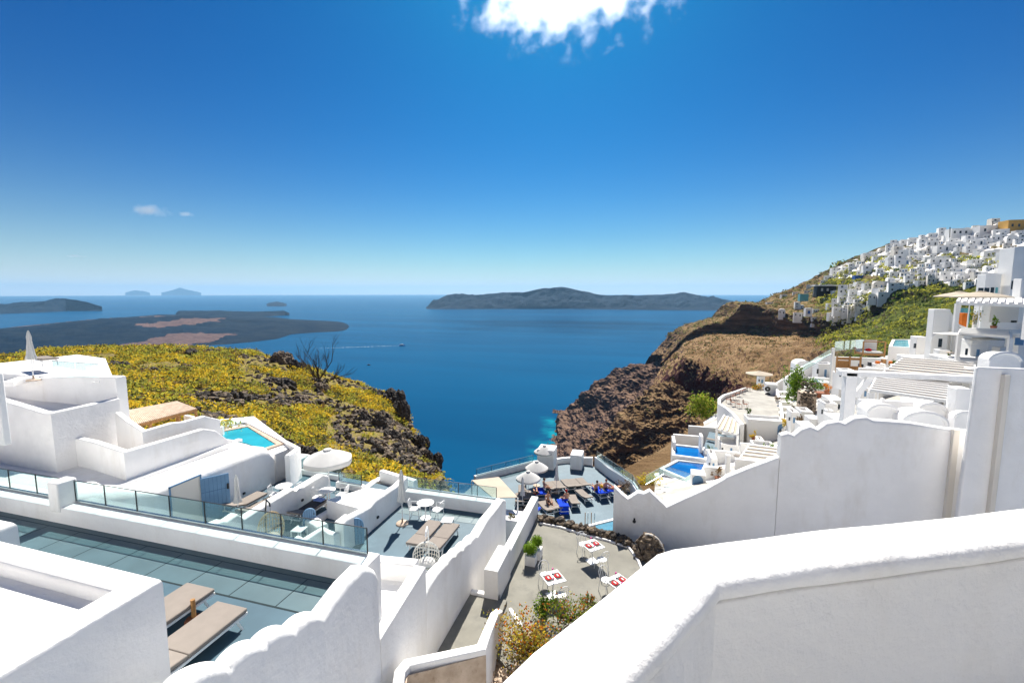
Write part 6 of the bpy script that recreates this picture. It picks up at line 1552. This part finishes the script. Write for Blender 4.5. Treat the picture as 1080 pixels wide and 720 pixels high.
CR=[(303,383,77,(2.0,2,2.2),'jagged dark crag left of the bare tree'),(312,390,74,(1.6,1.6,1.8),'second dark crag just below the bare tree'),(211,377,72,(2.2,2,1.4),'dark boulder cluster at the top of the headland left of centre'),(199,370,78,(1.6,1.5,.8),'low dark rock on the headland skyline'),(226,372,76,(1.0,1,.7),'small dark boulder on the skyline slope'),
(415,424,72,(1.8,2.5,2.4),'tall rocky outcrop at the cliff edge of the headland'),(422,437,68,(1.5,2,3.0),'steep grey rock face under the cliff edge outcrop'),(400,418,73,(1.7,2,1.6),'broken rock rim above the sea, left of the outcrop'),(384,412,74,(1.2,1.5,.9),'small rock on the headland rim'),(440,470,60,(1.3,1.6,2.0),'rocky knob half way down the headland point'),(452,490,53,(1.2,1.5,1.8),'lowest rocky knob of the headland point'),
(432,484,54,(1.6,1.8,1.6),'dark boulders above the middle terrace glass'),(372,445,58,(2.0,1.6,1.7),'dark split rock in the middle of the scrub'),(392,455,55,(1.9,1.6,2.3),'grey rock buttress right of the split rock'),(406,470,52,(1.6,1.5,2.2),'grey buttress above the lower scrub'),(300,410,62,(2.2,1.8,1.5),'rock ledge in the yellow scrub below the crag'),(318,428,56,(2.0,1.6,1.4),'rocky step above the parasol'),(248,430,46,(1.9,1.3,1.5),'rough stony bank right of the pergola'),(236,440,41,(1.5,1.1,1.2),'stones piled beside the pergola corner'),(318,482,30,(.9,.8,.8),'pale rock by the green climber'),(343,412,66,(1.6,1.4,1.2),'dark rock below the bare tree on the right'),(120,388,56,(1.6,1.2,.8),'dark stones in the scrub behind the glass railing'),(150,392,54,(1.4,1.2,.7),'dark stones between the glass railing and skyline'),(130,412,42,(1.4,1.0,.6),'dark stones right of the big smooth wall'),(286,396,70,(1.5,1.5,1.0),'dark rock left of the jagged crag'),(355,470,47,(1.6,1.3,1.2),'dark rock face over the parasol terrace'),(420,500,46,(1.6,1.4,1.1),'brown rock behind the glass of the middle terrace'),(384,492,44,(1.3,1.1,.9),'low rock above the dividing walls')]
for k,(u,v,d,s,lb) in enumerate(CR): crag(lb,u,v,d,s,k+1,'stone_dark' if k%4 else 'stone')
st=samp(HG,2600,rn,lambda p,nz,r,c,ar:(.08<r<.72) and 180<pix(p)[0]<475 and pix(p)[1]>372 and noise.noise(p/6.5+Vector((4,2,0)))>.0)
for j,m_ in enumerate(('stone','stone_dark')):
    mb=MB()
    for i,p in enumerate(st[j::2]): mb.ball(p+Vector((0,0,.05)),(rn.uniform(.12,.5),rn.uniform(.12,.5),rn.uniform(.12,.42)),sub=1,jit=.9,seed=i)
    o=mb.build('loose_stones',m_,smooth=0,recalc=False); tag(o,kind='stuff')
bush('green_climber','bright green climbing plant at the corner below the left pool','plant',PD(294,492,25.5),(.5,.4,1.0),500,.05,['leaf_bright','leaf'],61)
# bare tree
def deadtree():
    b=PD(338,412,70); r=empty('bare_tree',b); tag(r,'leafless dark tree on the headland against the sea','tree'); rn2=random.Random(8)
    tr=MB(); br=MB()
    tr.tube([b-Vector((0,0,1)),b+Vector((0,0,.8)),b+Vector((-.3,0,2.0))],[.22,.18,.14],8)
    def grow(p,d,l,rad,lev):
        q=p; pts=[p]; 
        for k in range(3):
            d=(d+Vector((rn2.uniform(-.22,.22),rn2.uniform(-.22,.22),rn2.uniform(-.05,.12)))).normalized(); q=q+d*l/3; pts.append(q)
        br.tube(pts,[rad,rad*.8,rad*.65,rad*.45],5)
        if lev>0:
            for k in range(3 if lev>1 else 4):
                nd=(d+Vector((rn2.uniform(-.8,.8),rn2.uniform(-.6,.6),rn2.uniform(-.15,.55)))).normalized(); grow(pts[rn2.choice((1,2,3))],nd,l*.68,rad*.5,lev-1)
    s=b+Vector((-.1,0,1.0))
    for dx,dz,l in ((-1.1,1,3.8),(-.35,1.3,4.2),(.7,1.1,3.6),(1.3,.55,3.2),(.25,1.3,3.2),(-.7,1.3,3.4)): grow(s+Vector((0,0,rn2.uniform(-.5,.8))),Vector((dx,rn2.uniform(-.4,.4),dz)).normalized(),l,.12,3)
    tr.build('trunk','bark',parent=r); br.build('branches','bark',parent=r)
deadtree()
# scrub on the far slopes
def c2_(p,nz,r,c,ar):
    u,v=pix(p)
    if u<700 or u>1090 or v>430 or v<270: return False
    green=(u>868 and v>296)
    if noise.noise(p/22)+.3*noise.noise(p/7)>(.18 if green else -.12): return False
    if not green and rn.random()>.45: return False
    return rn.random()<min(1,ar/60)
pts=[(p,max(.8,p.length/190)) for p in samp(HSG,5200,rn,c2_)]
G1=[q for q in pts if pix(q[0])[0]>862]; G2=[q for q in pts if pix(q[0])[0]<=862]
cover('green_scrub','',G1,[('leaf_lime',4.5),('leaf_olive',3),('leaf',.8)],3,13,1.5,.42)
cover('dry_scrub','',G2,[('leaf_olive',3),('leaf_dry',2)],4,8,.8,.30)
# ---------------------------------------------------------------- boat, clouds
def boat():
    p=P(424,364.5,SEA); r=empty('motor_boat',p); tag(r,'white motor boat crossing the bay with a long wake behind it','boat'); a=R(16+3); L_=30
    ax=Vector((math.cos(a),math.sin(a),0)); ay=Vector((-ax.y,ax.x,0))
    def T(x,y,z): return p+ax*x+ay*y+Vector((0,0,z))
    mb=MB(); sec=[(-15,3.4,3),(-5,4,3),(6,3.4,3.4),(12,1.8,4),(16,.1,4.6)]
    for (x,w_,h_) in sec:
        for (yy,zz) in ((-w_,h_),(-w_*.7,-.5),(w_*.7,-.5),(w_,h_)): mb.v.append(tuple(T(x,yy,zz)))
    for i in range(4):
        for k in range(4): mb.f.append((i*4+k,i*4+(k+1)%4,(i+1)*4+(k+1)%4,(i+1)*4+k)); mb.m.append(0)
    mb.f.append((0,1,2,3)); mb.m.append(0); mb.build('hull','blue_far',parent=r,smooth=0)
    mb=MB(); mb.obox(T(-2,0,5),ax*17,ay*5,(0,0,3.6)); mb.build('cabin','white_metal',parent=r,smooth=0)
    mb=MB(); mb.obox(T(-2,0,5.3),ax*15,ay*5.1,(0,0,1.1)); mb.build('window','window',parent=r,smooth=0)
    mb=MB(); mb.obox(T(0,0,7.6),ax*6,ay*4,(0,0,2)); mb.build('bridge','white_metal',parent=r,smooth=0)
    mb=MB(); mb.tube([T(0,0,8),T(0,0,13)],.3,6); mb.build('mast','white_metal',parent=r)
    # wake
    e=P(333,367,SEA); mb=MB(); n=40; d=(e-p); side=Vector((-d.y,d.x,0)).normalized()
    for i in range(n+1):
        t=i/n; w_=(2+9*t**.7)*(1-.75*t); q=p-ax*10+ (e-p+ax*10)*t+side*14*math.sin(t*2.2)*t
        mb.v+= [tuple(q-side*w_+Vector((0,0,.35))),tuple(q+side*w_+Vector((0,0,.35)))]
    for i in range(n): mb.f.append((2*i,2*i+1,2*i+3,2*i+2)); mb.m.append(0)
    m=bpy.data.materials.new('foam'); m.use_nodes=True; N_=m.node_tree.nodes; L_2=m.node_tree.links; b_=N_['Principled BSDF']; b_.inputs['Base Color'].default_value=(.55,.68,.75,1)
    tc=N_.new('ShaderNodeTexCoord'); nz=N_.new('ShaderNodeTexNoise'); nz.inputs['Scale'].default_value=.09; nz.inputs['Detail'].default_value=6; L_2.new(tc.outputs['Object'],nz.inputs[0]); mr=N_.new('ShaderNodeMapRange'); mr.inputs[1].default_value=.4; mr.inputs[2].default_value=.62; mr.inputs[3].default_value=.05; mr.inputs[4].default_value=.75; L_2.new(nz.outputs['Fac'],mr.inputs[0]); L_2.new(mr.outputs[0],b_.inputs['Alpha'])
    MAT['foam']=m; o=mb.build('wake','foam',smooth=0,recalc=False); tag(o,kind='stuff')
boat()
p=P(389,385,SEA); mb=MB(); mb.box(p.x-6,p.x+6,p.y-2,p.y+2,SEA,SEA+2.2); mb.box(p.x-2,p.x+2,p.y-1.5,p.y+1.5,SEA+2.2,SEA+4); o=mb.build('small_boat','dark'); tag(o,'tiny dark boat lying still on the sea beyond the bare tree','boat')
def cloudmat(name,dens,scale,thr,wisp=.5):
    m=bpy.data.materials.new(name); m.use_nodes=True; nt=m.node_tree; N_=nt.nodes; L_=nt.links; N_.remove(N_['Principled BSDF'])
    v=N_.new('ShaderNodeVolumePrincipled'); v.inputs['Color'].default_value=(1,1,1,1); v.inputs['Anisotropy'].default_value=.72
    tc=N_.new('ShaderNodeTexCoord'); n=N_.new('ShaderNodeTexNoise'); n.inputs['Scale'].default_value=scale; n.inputs['Detail'].default_value=9; n.inputs['Roughness'].default_value=.62; L_.new(tc.outputs['Object'],n.inputs[0])
    g=N_.new('ShaderNodeTexGradient'); g.gradient_type='SPHERICAL'; mp=N_.new('ShaderNodeMapping'); mp.inputs['Location'].default_value=(-1,-1,-1); mp.inputs['Scale'].default_value=(2,2,2); L_.new(tc.outputs['Generated'],mp.inputs[0]); L_.new(mp.outputs[0],g.inputs[0])
    a=N_.new('ShaderNodeMath'); a.operation='MULTIPLY_ADD'; L_.new(g.outputs['Fac'],a.inputs[0]); a.inputs[1].default_value=wisp; L_.new(n.outputs['Fac'],a.inputs[2])
    mr=N_.new('ShaderNodeMapRange'); mr.inputs[1].default_value=thr; mr.inputs[2].default_value=thr+.32; mr.inputs[3].default_value=0; mr.inputs[4].default_value=dens; L_.new(a.outputs[0],mr.inputs[0]); L_.new(mr.outputs[0],v.inputs['Density'])
    L_.new(v.outputs[0],N_['Material Output'].inputs['Volume']); MAT[name]=m
def cloud(label,u,v,d,wpx,hpx,depth,dens,scale,thr,wisp,seed):
    c=PD(u,v,d); k=d/480; mb=MB(); name='cloudv%d'%seed; cloudmat(name,dens,scale,thr,wisp)
    bm_=MB(); bm_.ball((0,0,0),1,sub=3)
    vs=[]
    for q in bm_.v: vs.append(tuple(c+_rt*q[0]*wpx*k/2+_fw*q[1]*depth/2+Vector((0,0,q[2]*hpx*k/2))))
    mb.add(vs,bm_.f); o=mb.build('cloud',name,smooth=0); tag(o,label,'cloud'); return o
if CLOUDS:
    cloud('large bright white cloud at the top edge near the sun',600,-16,9000,320,150,2400,.0011,.0024,.715,.5,1)
    cloud('small white cloud low over the left islands',155,222,9000,66,24,900,.004,.0022,.74,.5,2)
    cloud('wisp of cloud right of the small white cloud',196,226,9000,30,11,500,.006,.003,.74,.5,3)
    cloud('faint low wisp of cloud near the left horizon',80,270,12000,40,7,600,.003,.003,.74,.5,4)
